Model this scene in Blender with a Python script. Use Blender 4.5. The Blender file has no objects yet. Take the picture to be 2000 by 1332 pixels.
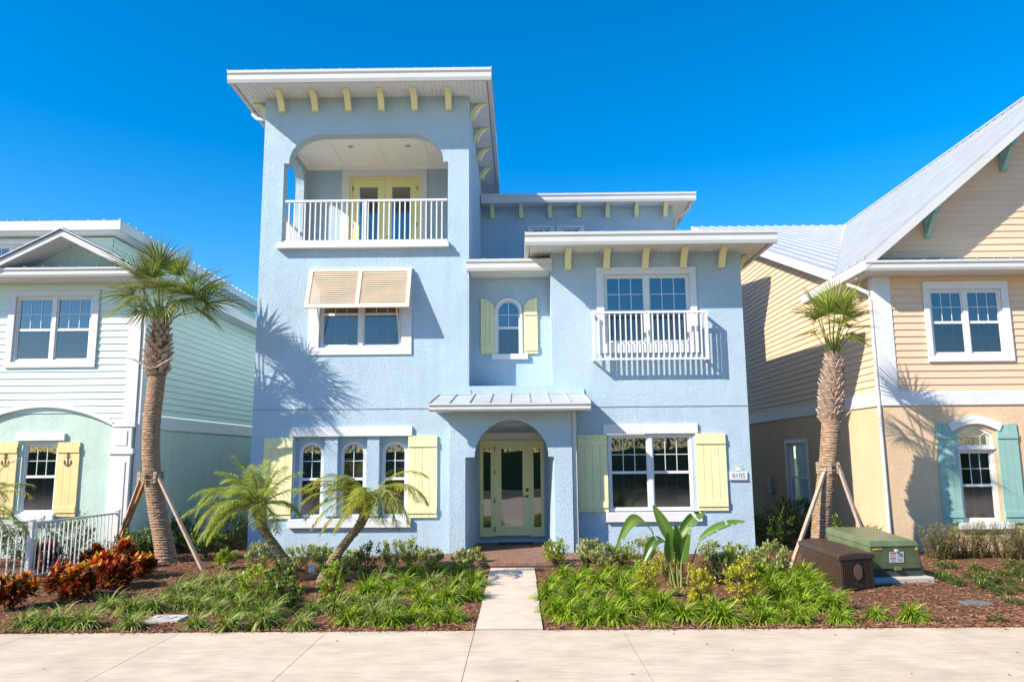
import bpy, bmesh, math, random
from mathutils import Vector, Matrix
R = math.radians
SC = bpy.context.scene
COL = SC.collection
random.seed(7)

# ------------------------------------------------------------------ camera
cam_d = bpy.data.cameras.new("camera")
cam = bpy.data.objects.new("camera", cam_d)
COL.objects.link(cam)
cam_d.sensor_width = 36.0
cam_d.lens = 36.0 * 1485 / 2000
cam_d.clip_end = 3000
cam_d.clip_start = 0.05
YAW, PITCH, ROLL, CH = R(.47), R(8.6), R(-.48), 2.3
f_ = Vector((-math.sin(YAW) * math.cos(PITCH), math.cos(YAW) * math.cos(PITCH), math.sin(PITCH)))
r_ = Vector((math.cos(YAW), math.sin(YAW), 0))
u_ = r_.cross(f_)
r2 = math.cos(ROLL) * r_ + math.sin(ROLL) * u_
u2 = -math.sin(ROLL) * r_ + math.cos(ROLL) * u_
m = Matrix((r2, u2, -f_)).transposed().to_4x4()
m.translation = Vector((0, 0, CH))
cam.matrix_world = m
SC.camera = cam

# ------------------------------------------------------------------ world, sun, exposure
SUN = Vector((1.65, 1.0, -1.42)).normalized()          # the way the light travels
elev = math.asin(-SUN.z)
az = math.atan2(-SUN.x, -SUN.y)                        # compass bearing of the sun, clockwise from +Y
W = bpy.data.worlds.new("World")
SC.world = W
W.use_nodes = True
wn = W.node_tree
bg = wn.nodes["Background"]
sky = wn.nodes.new("ShaderNodeTexSky")
sky.sky_type = 'NISHITA'
sky.sun_disc = False
sky.sun_elevation = elev
sky.sun_rotation = az  # same bearing as the lamp
sky.altitude = 0
sky.air_density = 1.0
sky.dust_density = 0.3
sky.ozone_density = 2.8
hs = wn.nodes.new("ShaderNodeHueSaturation")
hs.inputs['Saturation'].default_value = 1.5
wn.links.new(sky.outputs[0], hs.inputs['Color'])
wn.links.new(hs.outputs[0], bg.inputs[0])
bg.inputs[1].default_value = 0.138
sd = bpy.data.lights.new("sun", 'SUN')
sd.energy = 5.0
sd.angle = R(.5)
sd.color = (1.0, .90, .76)
sun = bpy.data.objects.new("sun", sd)
COL.objects.link(sun)
sun.location = (-30, -20, 30)
sun.rotation_euler = SUN.to_track_quat('-Z', 'Y').to_euler()
SC.view_settings.view_transform = 'Standard'
SC.view_settings.look = 'None'
SC.view_settings.exposure = 0.74
SC.view_settings.gamma = 1.0

# ------------------------------------------------------------------ materials
def new_mat(name):
    mt = bpy.data.materials.new(name)
    mt.use_nodes = True
    nt = mt.node_tree
    return mt, nt, nt.nodes["Principled BSDF"]

def mat(name, col, rough=.6, var=.06, vscale=3.0, bump=0, bscale=60, spec=.4, metal=0, stretch=None, detail=4, dirt=0):
    mt, nt, b = new_mat(name)
    N, L = nt.nodes, nt.links
    tc = N.new("ShaderNodeTexCoord")
    src = tc.outputs['Object']
    if stretch:
        mp = N.new("ShaderNodeMapping"); mp.inputs['Scale'].default_value = stretch
        L.new(src, mp.inputs[0]); src = mp.outputs[0]
    b.inputs['Roughness'].default_value = rough
    b.inputs['Specular IOR Level'].default_value = spec
    b.inputs['Metallic'].default_value = metal
    n1 = N.new("ShaderNodeTexNoise"); n1.inputs['Scale'].default_value = vscale; n1.inputs['Detail'].default_value = 6
    L.new(src, n1.inputs['Vector'])
    rmp = N.new("ShaderNodeValToRGB")
    e = rmp.color_ramp.elements
    e[0].position, e[1].position = .3, .7
    e[0].color = tuple(max(0, c * (1 - var)) for c in col) + (1,)
    e[1].color = tuple(min(1, c * (1 + var)) for c in col) + (1,)
    L.new(n1.outputs[0], rmp.inputs[0])
    out = rmp.outputs[0]
    if dirt:
        n3 = N.new("ShaderNodeTexNoise"); n3.inputs['Scale'].default_value = .9; n3.inputs['Detail'].default_value = 9
        n3.inputs['Roughness'].default_value = .7
        L.new(tc.outputs['Object'], n3.inputs['Vector'])
        r3 = N.new("ShaderNodeValToRGB"); r3.color_ramp.elements[0].position = .45; r3.color_ramp.elements[1].position = .75
        L.new(n3.outputs[0], r3.inputs[0])
        mx = N.new("ShaderNodeMixRGB"); mx.blend_type = 'MULTIPLY'
        ml = N.new("ShaderNodeMath"); ml.operation = 'MULTIPLY'; ml.inputs[1].default_value = dirt
        L.new(r3.outputs[0], ml.inputs[0]); L.new(ml.outputs[0], mx.inputs[0]); L.new(out, mx.inputs[1])
        mx.inputs[2].default_value = (.62, .55, .48, 1)
        out = mx.outputs[0]
    L.new(out, b.inputs['Base Color'])
    if bump:
        n2 = N.new("ShaderNodeTexNoise"); n2.inputs['Scale'].default_value = bscale; n2.inputs['Detail'].default_value = detail
        L.new(src, n2.inputs['Vector'])
        bp = N.new("ShaderNodeBump"); bp.inputs['Strength'].default_value = 1; bp.inputs['Distance'].default_value = bump
        L.new(n2.outputs[0], bp.inputs['Height']); L.new(bp.outputs[0], b.inputs['Normal'])
    return mt

def stucco(name, col, k=1.0):
    mt, nt, b = new_mat(name)
    N, L = nt.nodes, nt.links
    tc = N.new("ShaderNodeTexCoord"); src = tc.outputs['Object']
    b.inputs['Roughness'].default_value = .85
    b.inputs['Specular IOR Level'].default_value = .25
    n0 = N.new("ShaderNodeTexNoise"); n0.inputs['Scale'].default_value = .7; n0.inputs['Detail'].default_value = 8; n0.inputs['Roughness'].default_value = .65
    L.new(src, n0.inputs['Vector'])
    rmp = N.new("ShaderNodeValToRGB"); e = rmp.color_ramp.elements
    e[0].position, e[1].position = .3, .72
    e[0].color = tuple(c * .90 for c in col) + (1,); e[1].color = tuple(min(1, c * 1.07) for c in col) + (1,)
    L.new(n0.outputs[0], rmp.inputs[0])
    mp = N.new('ShaderNodeMapping'); mp.inputs['Scale'].default_value = (5, 5, .35); L.new(src, mp.inputs[0])
    ns = N.new('ShaderNodeTexNoise'); ns.inputs['Scale'].default_value = 1.2; ns.inputs['Detail'].default_value = 6; L.new(mp.outputs[0], ns.inputs['Vector'])
    rs = N.new('ShaderNodeMapRange'); rs.inputs[1].default_value = .35; rs.inputs[2].default_value = .65; rs.inputs[3].default_value = .97; rs.inputs[4].default_value = 1.02; L.new(ns.outputs[0], rs.inputs[0])
    vm = N.new('ShaderNodeVectorMath'); vm.operation = 'SCALE'; L.new(rmp.outputs[0], vm.inputs[0]); L.new(rs.outputs[0], vm.inputs['Scale']); L.new(vm.outputs[0], b.inputs['Base Color'])
    n1 = N.new("ShaderNodeTexNoise"); n1.inputs['Scale'].default_value = 40; n1.inputs['Detail'].default_value = 5; n1.inputs['Roughness'].default_value = .6
    v = N.new("ShaderNodeTexVoronoi"); v.inputs['Scale'].default_value = 64
    n2 = N.new("ShaderNodeTexNoise"); n2.inputs['Scale'].default_value = 2.3; n2.inputs['Detail'].default_value = 3
    for q in (n1, v, n2): L.new(src, q.inputs['Vector'])
    a = N.new("ShaderNodeMath"); a.operation = 'MULTIPLY_ADD'; a.inputs[1].default_value = .35
    L.new(v.outputs['Distance'], a.inputs[0]); L.new(n1.outputs[0], a.inputs[2])
    a2 = N.new("ShaderNodeMath"); a2.operation = 'MULTIPLY_ADD'; a2.inputs[1].default_value = .9
    L.new(n2.outputs[0], a2.inputs[0]); L.new(a.outputs[0], a2.inputs[2])
    bp = N.new("ShaderNodeBump"); bp.inputs['Strength'].default_value = 1; bp.inputs['Distance'].default_value = .030 * k
    L.new(a2.outputs[0], bp.inputs['Height']); L.new(bp.outputs[0], b.inputs['Normal'])
    return mt

def leafmat(name, cols, rough=.45, trans=.3, spec=.35):
    """foliage: each leaf takes its own tone from the ramp"""
    mt, nt, b = new_mat(name)
    N, L = nt.nodes, nt.links
    g = N.new("ShaderNodeNewGeometry")
    rmp = N.new("ShaderNodeValToRGB")
    cr = rmp.color_ramp
    while len(cr.elements) < len(cols): cr.elements.new(.5)
    for i, c in enumerate(cols):
        cr.elements[i].position = i / max(1, len(cols) - 1)
        cr.elements[i].color = tuple(c) + (1,)
    L.new(g.outputs['Random Per Island'], rmp.inputs[0])
    L.new(rmp.outputs[0], b.inputs['Base Color'])
    b.inputs['Roughness'].default_value = rough
    b.inputs['Specular IOR Level'].default_value = spec
    tr = N.new("ShaderNodeBsdfTranslucent")
    hsv = N.new("ShaderNodeHueSaturation"); hsv.inputs['Value'].default_value = 1.5; hsv.inputs['Saturation'].default_value = 1.1
    L.new(rmp.outputs[0], hsv.inputs['Color']); L.new(hsv.outputs[0], tr.inputs[0])
    mx = N.new("ShaderNodeMixShader"); mx.inputs[0].default_value = trans
    L.new(b.outputs[0], mx.inputs[1]); L.new(tr.outputs[0], mx.inputs[2])
    L.new(mx.outputs[0], N["Material Output"].inputs[0])
    return mt

def glassmat(name, tint, fres, gcol=(1, 1, 1), rough=.015):
    mt = bpy.data.materials.new(name); mt.use_nodes = True
    nt = mt.node_tree; N, L = nt.nodes, nt.links
    N.remove(N["Principled BSDF"])
    t = N.new("ShaderNodeBsdfTransparent"); t.inputs[0].default_value = tuple(tint) + (1,)
    g = N.new("ShaderNodeBsdfGlossy"); g.inputs['Roughness'].default_value = rough; g.inputs[0].default_value = tuple(gcol) + (1,)
    tc = N.new("ShaderNodeTexCoord"); nz = N.new("ShaderNodeTexNoise"); nz.inputs['Scale'].default_value = 1.3; nz.inputs['Detail'].default_value = 1
    L.new(tc.outputs['Object'], nz.inputs['Vector'])
    bp = N.new("ShaderNodeBump"); bp.inputs['Distance'].default_value = .006; bp.inputs['Strength'].default_value = .5
    L.new(nz.outputs[0], bp.inputs['Height']); L.new(bp.outputs[0], g.inputs['Normal'])
    lw = N.new("ShaderNodeFresnel"); lw.inputs[0].default_value = 1.5
    ad = N.new("ShaderNodeMath"); ad.operation = 'ADD'; ad.inputs[1].default_value = fres; ad.use_clamp = True
    L.new(lw.outputs[0], ad.inputs[0])
    mx = N.new("ShaderNodeMixShader")
    L.new(ad.outputs[0], mx.inputs[0]); L.new(t.outputs[0], mx.inputs[1]); L.new(g.outputs[0], mx.inputs[2])
    L.new(mx.outputs[0], N["Material Output"].inputs[0])
    return mt

M = dict(
    blue=stucco('blue_stucco', (.49, .635, .745)),
    green_st=stucco('mint_stucco', (.57, .72, .63), .7),
    yellow_st=stucco('peach_stucco', (.74, .54, .345), .6),
    green_sd=mat('mint_siding', (.64, .78, .70), .55, .05, 1.5, .002, 40, stretch=(.3, .3, 6)),
    yellow_sd=mat('peach_siding', (.72, .52, .355), .55, .05, 1.5, .002, 40, stretch=(.3, .3, 6)),
    white=mat('white_paint', (.72, .72, .72), .45, .03, 4, .001, 60, dirt=.12),
    trim=mat('white_trim', (.68, .69, .71), .5, .04, 5, .002, 50, dirt=.12),
    soffit=mat('soffit_vinyl', (.74, .74, .71), .6, .04, 3),
    ceil=mat('porch_ceiling_white', (.90, .88, .82), .7, .03, 3),
    fascia=mat('gutter_white', (.60, .60, .59), .35, .03, 2, dirt=.15),
    yellow=mat('pale_yellow_paint', (.80, .75, .43), .5, .05, 5, .0015, 50, stretch=(1, 1, .25), dirt=.1),
    ochre=mat('soft_ochre_paint', (.82, .64, .30), .5, .05, 5, .0015, 50, dirt=.1),
    door=mat('lime_door_paint', (.84, .78, .38), .4, .04, 4),
    cream=mat('cream_louvre_paint', (.74, .60, .45), .5, .05, 4),
    teal=mat('teal_paint', (.27, .46, .41), .5, .06, 5, .0015, 50, dirt=.1),
    roof=mat('galvalume_roof', (.50, .52, .54), .38, .06, 2, metal=.25, stretch=(1, 1, 1), dirt=.2),
    grey=mat('grey_metal', (.32, .33, .34), .5, .08, 5),
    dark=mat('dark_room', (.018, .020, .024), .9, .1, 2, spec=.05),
    blind=mat('blind_slats', (.52, .52, .52), .6, .05, 3),
    curtain=mat('tan_curtain', (.45, .38, .32), .9, .1, 8),
    black=mat('black_metal', (.015, .014, .013), .4, .1, 5),
    brass=mat('handle_metal', (.10, .09, .07), .35, .1, 5, metal=.6),
    glass=glassmat('window_glass', (.42, .48, .52), .16),
    gsky=glassmat('sky_tinted_glass', (.30, .42, .60), .16, (.8, .92, 1)),  # blue of the reflected sky is put into this glass tint
    screen=glassmat('screened_glass', (.38, .39, .42), .14, (.75, .75, .8), .08),
    conc=mat('concrete', (.61, .50, .385), .85, .12, 2.2, .003, 90, spec=.2, dirt=.30),
    walk=mat('walk_concrete', (.60, .51, .41), .85, .09, 2.4, .003, 90, spec=.2, dirt=.30),
    joint=mat('joint_dark', (.10, .08, .065), .95, .2, 8),
    pavers=mat('brick_paver', (.25, .14, .10), .85, .25, 9, .004, 50, spec=.2),
    mulch=mat('mulch_bed', (.17, .085, .05), .95, .45, 14, .03, 45, spec=.1, detail=8),
    chip=leafmat('mulch_chips', [(.09, .035, .02), (.22, .09, .05), (.32, .15, .085), (.40, .24, .15), (.14, .055, .03)], .9, 0, .1),
    lawn=mat('far_grass', (.07, .11, .03), .9, .3, 3, .01, 30),
    asphalt=mat('asphalt', (.06, .06, .06), .9, .15, 8, .004, 80),
    bark=mat('palm_bark', (.33, .22, .145), .9, .5, 9, .022, 13, stretch=(1, 1, 6), detail=6, spec=.15),
    boot=mat('palm_boots', (.42, .31, .24), .85, .3, 12, .006, 30, spec=.2),
    fiber=mat('palm_fibre', (.22, .11, .05), .95, .4, 20, .01, 40),
    pbark=mat('date_palm_bark', (.21, .16, .085), .9, .35, 16, .02, 18, stretch=(1, 1, 3), detail=6),
    wood=mat('weathered_wood', (.40, .30, .23), .8, .22, 5, .003, 40, stretch=(6, 6, .6)),
    board=mat('orange_wood', (.42, .20, .08), .8, .2, 5, .003, 40, stretch=(6, 6, .6)),
    strap=mat('strap', (.45, .33, .22), .7, .1, 6),
    tgreen=mat('transformer_green', (.13, .17, .085), .38, .18, 5, .0015, 30, dirt=.25, spec=.5),
    tdark=mat('transformer_skirt', (.035, .055, .04), .6, .2, 6),
    box=mat('brown_resin', (.062, .036, .026), .42, .12, 6, .001, 60),
    boxpl=mat('bronze_plate', (.16, .085, .06), .35, .2, 10),
    sticker=mat('sticker_white', (.72, .74, .76), .5, .04, 6),
    red=mat('sticker_red', (.55, .05, .03), .5, .05, 6),
    ylw=mat('sticker_yellow', (.75, .55, .05), .5, .05, 6),
    lid=mat('valve_box_lid', (.50, .46, .42), .85, .12, 8, .003, 60, dirt=.3),
    glid=mat('grey_valve_lid', (.14, .15, .15), .8, .15, 8, .003, 60),
    sage=mat('sage_paint', (.42, .55, .45), .6, .1, 10),
    mat_=mat('doormat', (.03, .03, .03), .95, .2, 30),
    sabal=leafmat('sabal_leaf', [(.06, .10, .015), (.12, .17, .025), (.22, .28, .05), (.09, .14, .02), (.34, .38, .12)], .42, .25),
    sabaly=leafmat('sabal_leaf_light', [(.10, .15, .02), (.20, .26, .035), (.32, .38, .06), (.42, .44, .12), (.15, .20, .03)], .42, .3),
    sabaldry=leafmat('sabal_dry_leaf', [(.30, .20, .09), (.22, .17, .06), (.38, .27, .14)], .7, .2),
    petiole=leafmat('petiole', [(.16, .22, .05), (.24, .28, .08)], .5, .05),
    date=leafmat('date_leaf', [(.12, .17, .02), (.26, .32, .035), (.42, .44, .07), (.17, .23, .025)], .4, .3),
    datey=leafmat('date_leaf_yellowing', [(.12, .18, .025), (.26, .30, .035), (.46, .38, .05), (.17, .23, .03)], .45, .28),
    lirio=leafmat('liriope_blade', [(.05, .11, .008), (.13, .25, .012), (.26, .40, .02), (.44, .50, .07), (.08, .17, .01), (.34, .45, .04)], .5, .3, .2),
    lirioz=leafmat('striped_blade', [(.06, .12, .012), (.13, .23, .02), (.36, .40, .11), (.55, .52, .22), (.08, .16, .014), (.20, .30, .03)], .5, .3, .2),
    bush=leafmat('bush_leaf', [(.03, .06, .015), (.06, .11, .02), (.11, .18, .03), (.05, .09, .02)], .4, .25),
    bushl=leafmat('bright_bush_leaf', [(.12, .20, .02), (.24, .32, .03), (.36, .42, .04), (.18, .26, .03)], .4, .3),
    bushy=leafmat('gold_bush_leaf', [(.28, .30, .02), (.45, .42, .03), (.55, .50, .04), (.34, .36, .03)], .45, .3),
    varieg=leafmat('variegated_leaf', [(.10, .17, .03), (.30, .34, .10), (.46, .44, .18), (.16, .24, .05)], .45, .3),
    thinl=leafmat('ruellia_leaf', [(.13, .16, .04), (.28, .28, .09), (.40, .35, .16), (.18, .22, .06)], .5, .25),
    crot=leafmat('croton_leaf', [(.04, .03, .015), (.30, .03, .012), (.45, .04, .01), (.50, .03, .012), (.62, .18, .015), (.70, .42, .03), (.10, .04, .012)], .35, .2),
    crotd=leafmat('dark_croton_leaf', [(.03, .02, .01), (.06, .07, .014), (.30, .02, .01), (.55, .10, .012), (.05, .06, .012)], .35, .15),
    crotr=leafmat('red_croton_leaf', [(.45, .015, .01), (.60, .03, .012), (.25, .015, .01), (.65, .14, .015), (.08, .03, .012)], .35, .2),
    croty=leafmat('orange_croton_leaf', [(.70, .42, .03), (.72, .25, .02), (.60, .12, .015), (.70, .50, .06), (.35, .10, .02)], .35, .25),
    stem=mat('stem', (.14, .10, .05), .8, .2, 10),
    bop=leafmat('banana_like_leaf', [(.06, .14, .025), (.10, .20, .035), (.15, .26, .045)], .32, .3, .5),
    bops=mat('leaf_stalk', (.26, .28, .08), .5, .3, 8, .002, 20, stretch=(1, 1, .3)),
    flower=leafmat('flower_red', [(.7, .03, .02), (.8, .06, .04)], .5, .3),
    purple=leafmat('flower_purple', [(.35, .25, .55), (.45, .35, .65)], .5, .3),
)

# ------------------------------------------------------------------ object helpers
ORG = {}
def thing(name, label, cat, loc=(0, 0, 0), group=None, kind=None):
    o = bpy.data.objects.new(name, None); COL.objects.link(o)
    o.empty_display_size = .3
    o.location = loc
    o['label'] = label; o['category'] = cat
    if group: o['group'] = group
    if kind: o['kind'] = kind
    ORG[o] = Vector(loc)
    return o

class MB:
    def __init__(s, T=None):
        s.v = []; s.f = []; s.T = T
    def p(s, *c):
        c = Vector(c)
        if s.T: c = Vector(s.T(*c))
        s.v.append(c); return len(s.v) - 1
    def face(s, *pts):
        s.f.append([s.p(*q) for q in pts])
    def box(s, x0, x1, y0, y1, z0, z1):
        i = [s.p(x, y, z) for x in (x0, x1) for y in (y0, y1) for z in (z0, z1)]
        for q in ((0, 1, 3, 2), (4, 6, 7, 5), (0, 4, 5, 1), (2, 3, 7, 6), (0, 2, 6, 4), (1, 5, 7, 3)):
            s.f.append([i[k] for k in q])
    def prism(s, poly, y0, y1):          # polygon in x,z extruded along y
        a = [s.p(x, y0, z) for x, z in poly]; b = [s.p(x, y1, z) for x, z in poly]
        n = len(poly)
        s.f.append(a); s.f.append(b[::-1])
        for i in range(n):
            j = (i + 1) % n
            s.f.append([a[j], a[i], b[i], b[j]])
    def strip(s, o, q, y0, y1, closed=False):     # band between two x,z curves, extruded along y
        n = len(o)
        A = [s.p(x, y0, z) for x, z in o]; B = [s.p(x, y0, z) for x, z in q]
        C = [s.p(x, y1, z) for x, z in o]; D = [s.p(x, y1, z) for x, z in q]
        for i in range(n - (0 if closed else 1)):
            j = (i + 1) % n
            s.f += [[A[i], A[j], B[j], B[i]], [C[j], C[i], D[i], D[j]], [A[j], A[i], C[i], C[j]], [B[i], B[j], D[j], D[i]]]
        if not closed:
            s.f += [[A[0], B[0], D[0], C[0]], [A[-1], C[-1], D[-1], B[-1]]]
    def tube(s, pts, rad, n=8, cap=True, squash=1):
        pts = [Vector(q) for q in pts]; rings = []
        up = Vector((0, 0, 1))
        for i, q in enumerate(pts):
            t = (pts[min(i + 1, len(pts) - 1)] - pts[max(i - 1, 0)]).normalized()
            a = t.cross(Vector((0, 1, 0)) if abs(t.z) > .9 else up).normalized(); b = t.cross(a)
            r = rad[i] if isinstance(rad, (list, tuple)) else rad
            rings.append([s.p(*(q + a * math.cos(2 * math.pi * k / n) * r + b * math.sin(2 * math.pi * k / n) * r * squash)) for k in range(n)])
        for i in range(len(rings) - 1):
            for k in range(n):
                l = (k + 1) % n
                s.f.append([rings[i][k], rings[i][l], rings[i + 1][l], rings[i + 1][k]])
        if cap: s.f += [rings[0][::-1], rings[-1]]
    def beam(s, a, b, w, h=None):         # square bar from a to b
        h = h or w
        a, b = Vector(a), Vector(b); t = (b - a).normalized()
        x = t.cross(Vector((0, 0, 1)) if abs(t.z) < .95 else Vector((0, 1, 0))).normalized(); y = t.cross(x)
        i = [s.p(*(q + x * sx * w / 2 + y * sy * h / 2)) for q in (a, b) for sx, sy in ((-1, -1), (1, -1), (1, 1), (-1, 1))]
        s.f += [i[0:4][::-1], i[4:8]] + [[i[k], i[(k + 1) % 4], i[4 + (k + 1) % 4], i[4 + k]] for k in range(4)]
    def build(s, name, mt, parent=None, smooth=False, bevel=0, label=None):
        me = bpy.data.meshes.new(name)
        org = Vector((0, 0, 0)); q = parent
        while q is not None:
            if q in ORG: org = ORG[q]; break
            q = q.parent
        me.from_pydata([tuple(v - org) for v in s.v], [], s.f)
        me.materials.append(mt)
        if smooth: me.polygons.foreach_set('use_smooth', [True] * len(me.polygons))
        me.update()
        o = bpy.data.objects.new(name, me); COL.objects.link(o)
        if parent is not None: o.parent = parent
        if bevel:
            bv = o.modifiers.new('bevel', 'BEVEL'); bv.width = bevel; bv.segments = 2; bv.limit_method = 'ANGLE'
        if label: o['label'] = label
        return o

def fixn(o):
    bm = bmesh.new(); bm.from_mesh(o.data); bmesh.ops.remove_doubles(bm, verts=bm.verts, dist=1e-5)
    bmesh.ops.recalc_face_normals(bm, faces=bm.faces); bm.to_mesh(o.data); bm.free()

def struct(name, mb, mt, smooth=False):
    o = mb.build(name, mt, None, smooth); o['kind'] = 'structure'; o['label'] = name.replace('_', ' '); return o

def dup(root, loc, rotz=0, scale=1, label=None, group=None):
    r = root.copy(); COL.objects.link(r)
    r.location = loc; r.rotation_euler = (0, 0, rotz)
    r.scale = (scale, scale, scale) if not hasattr(scale, '__len__') else scale
    if label: r['label'] = label
    if group: r['group'] = group
    for ch in list(root.children):
        c = ch.copy(); COL.objects.link(c); c.parent = r
        for g in ch.children:
            d = g.copy(); COL.objects.link(d); d.parent = c
    return r

def arc(cx, cz, rx, rz, a0, a1, n=14):
    return [(cx + rx * math.cos(R(a0 + (a1 - a0) * i / n)), cz + rz * math.sin(R(a0 + (a1 - a0) * i / n))) for i in range(n + 1)]

def wall(mb, x0, x1, zb, zt, holes, y, reveal=.14):
    """wall sheet in the plane y with openings; each hole is a list of (x, zlow, zhigh); zt may be a function of x"""
    zt_f = zt if callable(zt) else (lambda x: zt)
    xs = sorted({round(x, 4) for h in holes for x, _, _ in h} | {x0, x1} | (set(getattr(zt_f, 'brk', []))))
    def at(h, x, side):
        for i in range(len(h) - 1):
            a, b = h[i], h[i + 1]
            if a[0] - 1e-4 <= x <= b[0] + 1e-4 and b[0] - a[0] > 3e-4:
                if side > 0 and abs(x - b[0]) < 1.5e-4: continue
                if side < 0 and abs(x - a[0]) < 1.5e-4: continue
                t = max(0, min(1, (x - a[0]) / (b[0] - a[0])))
                return a[1] + (b[1] - a[1]) * t, a[2] + (b[2] - a[2]) * t
        return None
    for a, b in zip(xs, xs[1:]):
        if a < x0 or b > x1: continue
        iv = []
        for h in holes:
            p, q = at(h, a, 1), at(h, b, -1)
            if p and q and at(h, (a + b) / 2, 1): iv.append((p, q))
        iv.sort(key=lambda k: k[0][0])
        la, lb = zb, zb
        for p, q in iv:
            if p[0] - la > 1e-4 or q[0] - lb > 1e-4:
                mb.face((a, y, la), (b, y, lb), (b, y, q[0]), (a, y, p[0]))
            la, lb = p[1], q[1]
        mb.face((a, y, la), (b, y, lb), (b, y, zt_f(b)), (a, y, zt_f(a)))
    if reveal:
        for h in holes:
            out = [(x, lo) for x, lo, hi in h] + [(x, hi) for x, lo, hi in reversed(h)]
            n = len(out)
            for i in range(n):
                (ax, az_), (bx, bz) = out[i], out[(i + 1) % n]
                if abs(ax - bx) + abs(az_ - bz) < 1e-5: continue
                mb.face((ax, y, az_), (ax, y + reveal, az_), (bx, y + reveal, bz), (bx, y, bz))

def rect(x0, x1, z0, z1): return [(x0, z0, z1), (x1, z0, z1)]
def arched(x0, x1, z0, zs, rise, n=14):
    cx, rx = (x0 + x1) / 2, (x1 - x0) / 2
    return [(cx - rx * math.cos(math.pi * i / n), z0, zs + rise * math.sin(math.pi * i / n)) for i in range(n + 1)]

def siding(mb, x0, x1, z0, z1, y, holes=(), pitch=.165, lip=.022, top=None):
    """lap siding; holes are (x0,x1,z0,z1); top(x) clips each course to a slope"""
    z = z0
    while z < z1 - .01:
        zt = min(z + pitch, z1)
        segs = [(x0, x1)]
        if top:
            a, b = top(z + (zt - z) * .5)
            segs = [(max(a, x0), min(b, x1))] if min(b, x1) > max(a, x0) else []
        for hx0, hx1, hz0, hz1 in holes:
            if (z + zt) / 2 > hz0 and (z + zt) / 2 < hz1:
                ns = []
                for a, b in segs:
                    if hx0 > a: ns.append((a, min(b, hx0)))
                    if hx1 < b: ns.append((max(a, hx1), b))
                segs = [q for q in ns if q[1] - q[0] > .01]
        for a, b in segs:
            mb.face((a, y - lip, z), (b, y - lip, z), (b, y, zt), (a, y, zt))
            mb.face((a, y, z), (b, y, z), (b, y - lip, z), (a, y - lip, z))
        z = zt

# ------------------------------------------------------------------ windows, shutters, railings
def window(parent, x0, x1, z0, z1, y, units=2, cols=3, rows=2, T=None, fw=.05, mull=.10, glass_up='glass', blind=True, split=.5, curtain=False, grid=True, low_grid=True, slat=.05, tilt=.5):
    """double-hung window unit(s) filling the opening; y = plane of the frame face"""
    f = MB(T); f.box(x0, x1, y, y + .09, z0, z0 + fw); f.box(x0, x1, y, y + .09, z1 - fw, z1)
    f.box(x0, x0 + fw, y, y + .09, z0 + fw, z1 - fw); f.box(x1 - fw, x1, y, y + .09, z0 + fw, z1 - fw)
    w = (x1 - x0 - 2 * fw - (units - 1) * mull) / units
    gu, gl, sa, gr = MB(T), MB(T), MB(T), MB(T)
    zm = z0 + (z1 - z0) * split
    for k in range(units):
        a = x0 + fw + k * (w + mull); b = a + w
        if k: f.box(a - mull, a, y - .004, y + .09, z0 + fw, z1 - fw)
        sw = .035
        sa.box(a, b, y + .025, y + .065, zm - .03, zm + .03)
        for u, v in ((a, a + sw), (b - sw, b)): sa.box(u, v, y + .03, y + .06, z0 + fw, z1 - fw)
        sa.box(a + sw, b - sw, y + .03, y + .06, z0 + fw, z0 + fw + sw); sa.box(a + sw, b - sw, y + .03, y + .06, z1 - fw - sw, z1 - fw)
        gu.face((a, y + .055, zm), (b, y + .055, zm), (b, y + .055, z1 - fw), (a, y + .055, z1 - fw))
        gl.face((a, y + .045, z0 + fw), (b, y + .045, z0 + fw), (b, y + .045, zm), (a, y + .045, zm))
        if grid:
            for lo, hi, yy in ((zm + .03, z1 - fw - sw, y + .045), (z0 + fw + sw, zm - .03, y + .050)):
                if hi < zm and not low_grid: continue
                for c in range(1, cols):
                    xc = a + sw + (w - 2 * sw) * c / cols
                    gr.box(xc - .008, xc + .008, yy, yy + .007, lo, hi)
                for c in range(1, rows):
                    zc = lo + (hi - lo) * c / rows
                    gr.box(a + sw, b - sw, yy + .0005, yy + .0065, zc - .008, zc + .008)
    W_ = f.build('window', M['white'], parent)
    sa.build('sash', M['white'], W_)
    gu.build('glass', M[glass_up], W_); gl.build('glass', M['screen'], W_)
    if gr.f: gr.build('muntins', M['white'], W_)
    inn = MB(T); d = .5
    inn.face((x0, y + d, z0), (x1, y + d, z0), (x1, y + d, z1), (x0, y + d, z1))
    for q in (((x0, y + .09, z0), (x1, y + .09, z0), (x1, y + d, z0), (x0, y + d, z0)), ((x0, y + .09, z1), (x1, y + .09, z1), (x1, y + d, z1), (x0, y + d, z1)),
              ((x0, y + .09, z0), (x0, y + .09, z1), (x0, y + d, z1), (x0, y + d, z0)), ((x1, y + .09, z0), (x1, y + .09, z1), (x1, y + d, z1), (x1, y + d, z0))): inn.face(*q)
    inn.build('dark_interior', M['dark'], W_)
    if blind:
        b_ = MB(T); z = z1 - fw - .05
        while z > z0 + fw:
            b_.face((x0 + fw, y + .12, z), (x1 - fw, y + .12, z), (x1 - fw, y + .12 + .035, z + slat * tilt), (x0 + fw, y + .12 + .035, z + slat * tilt))
            z -= slat
        b_.build('blind', M['blind'], W_)
    if curtain:
        c_ = MB(T); n = 14; xa = x0 + (x1 - x0) * .45; xb = x1 - fw
        for i in range(n):
            u, v = xa + (xb - xa) * i / n, xa + (xb - xa) * (i + 1) / n
            c_.face((u, y + .2 + .03 * (i % 2), z0), (v, y + .2 + .03 * ((i + 1) % 2), z0), (v, y + .2 + .03 * ((i + 1) % 2), z1), (u, y + .2 + .03 * (i % 2), z1))
        c_.build('curtain', M['curtain'], W_)
    return W_

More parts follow.
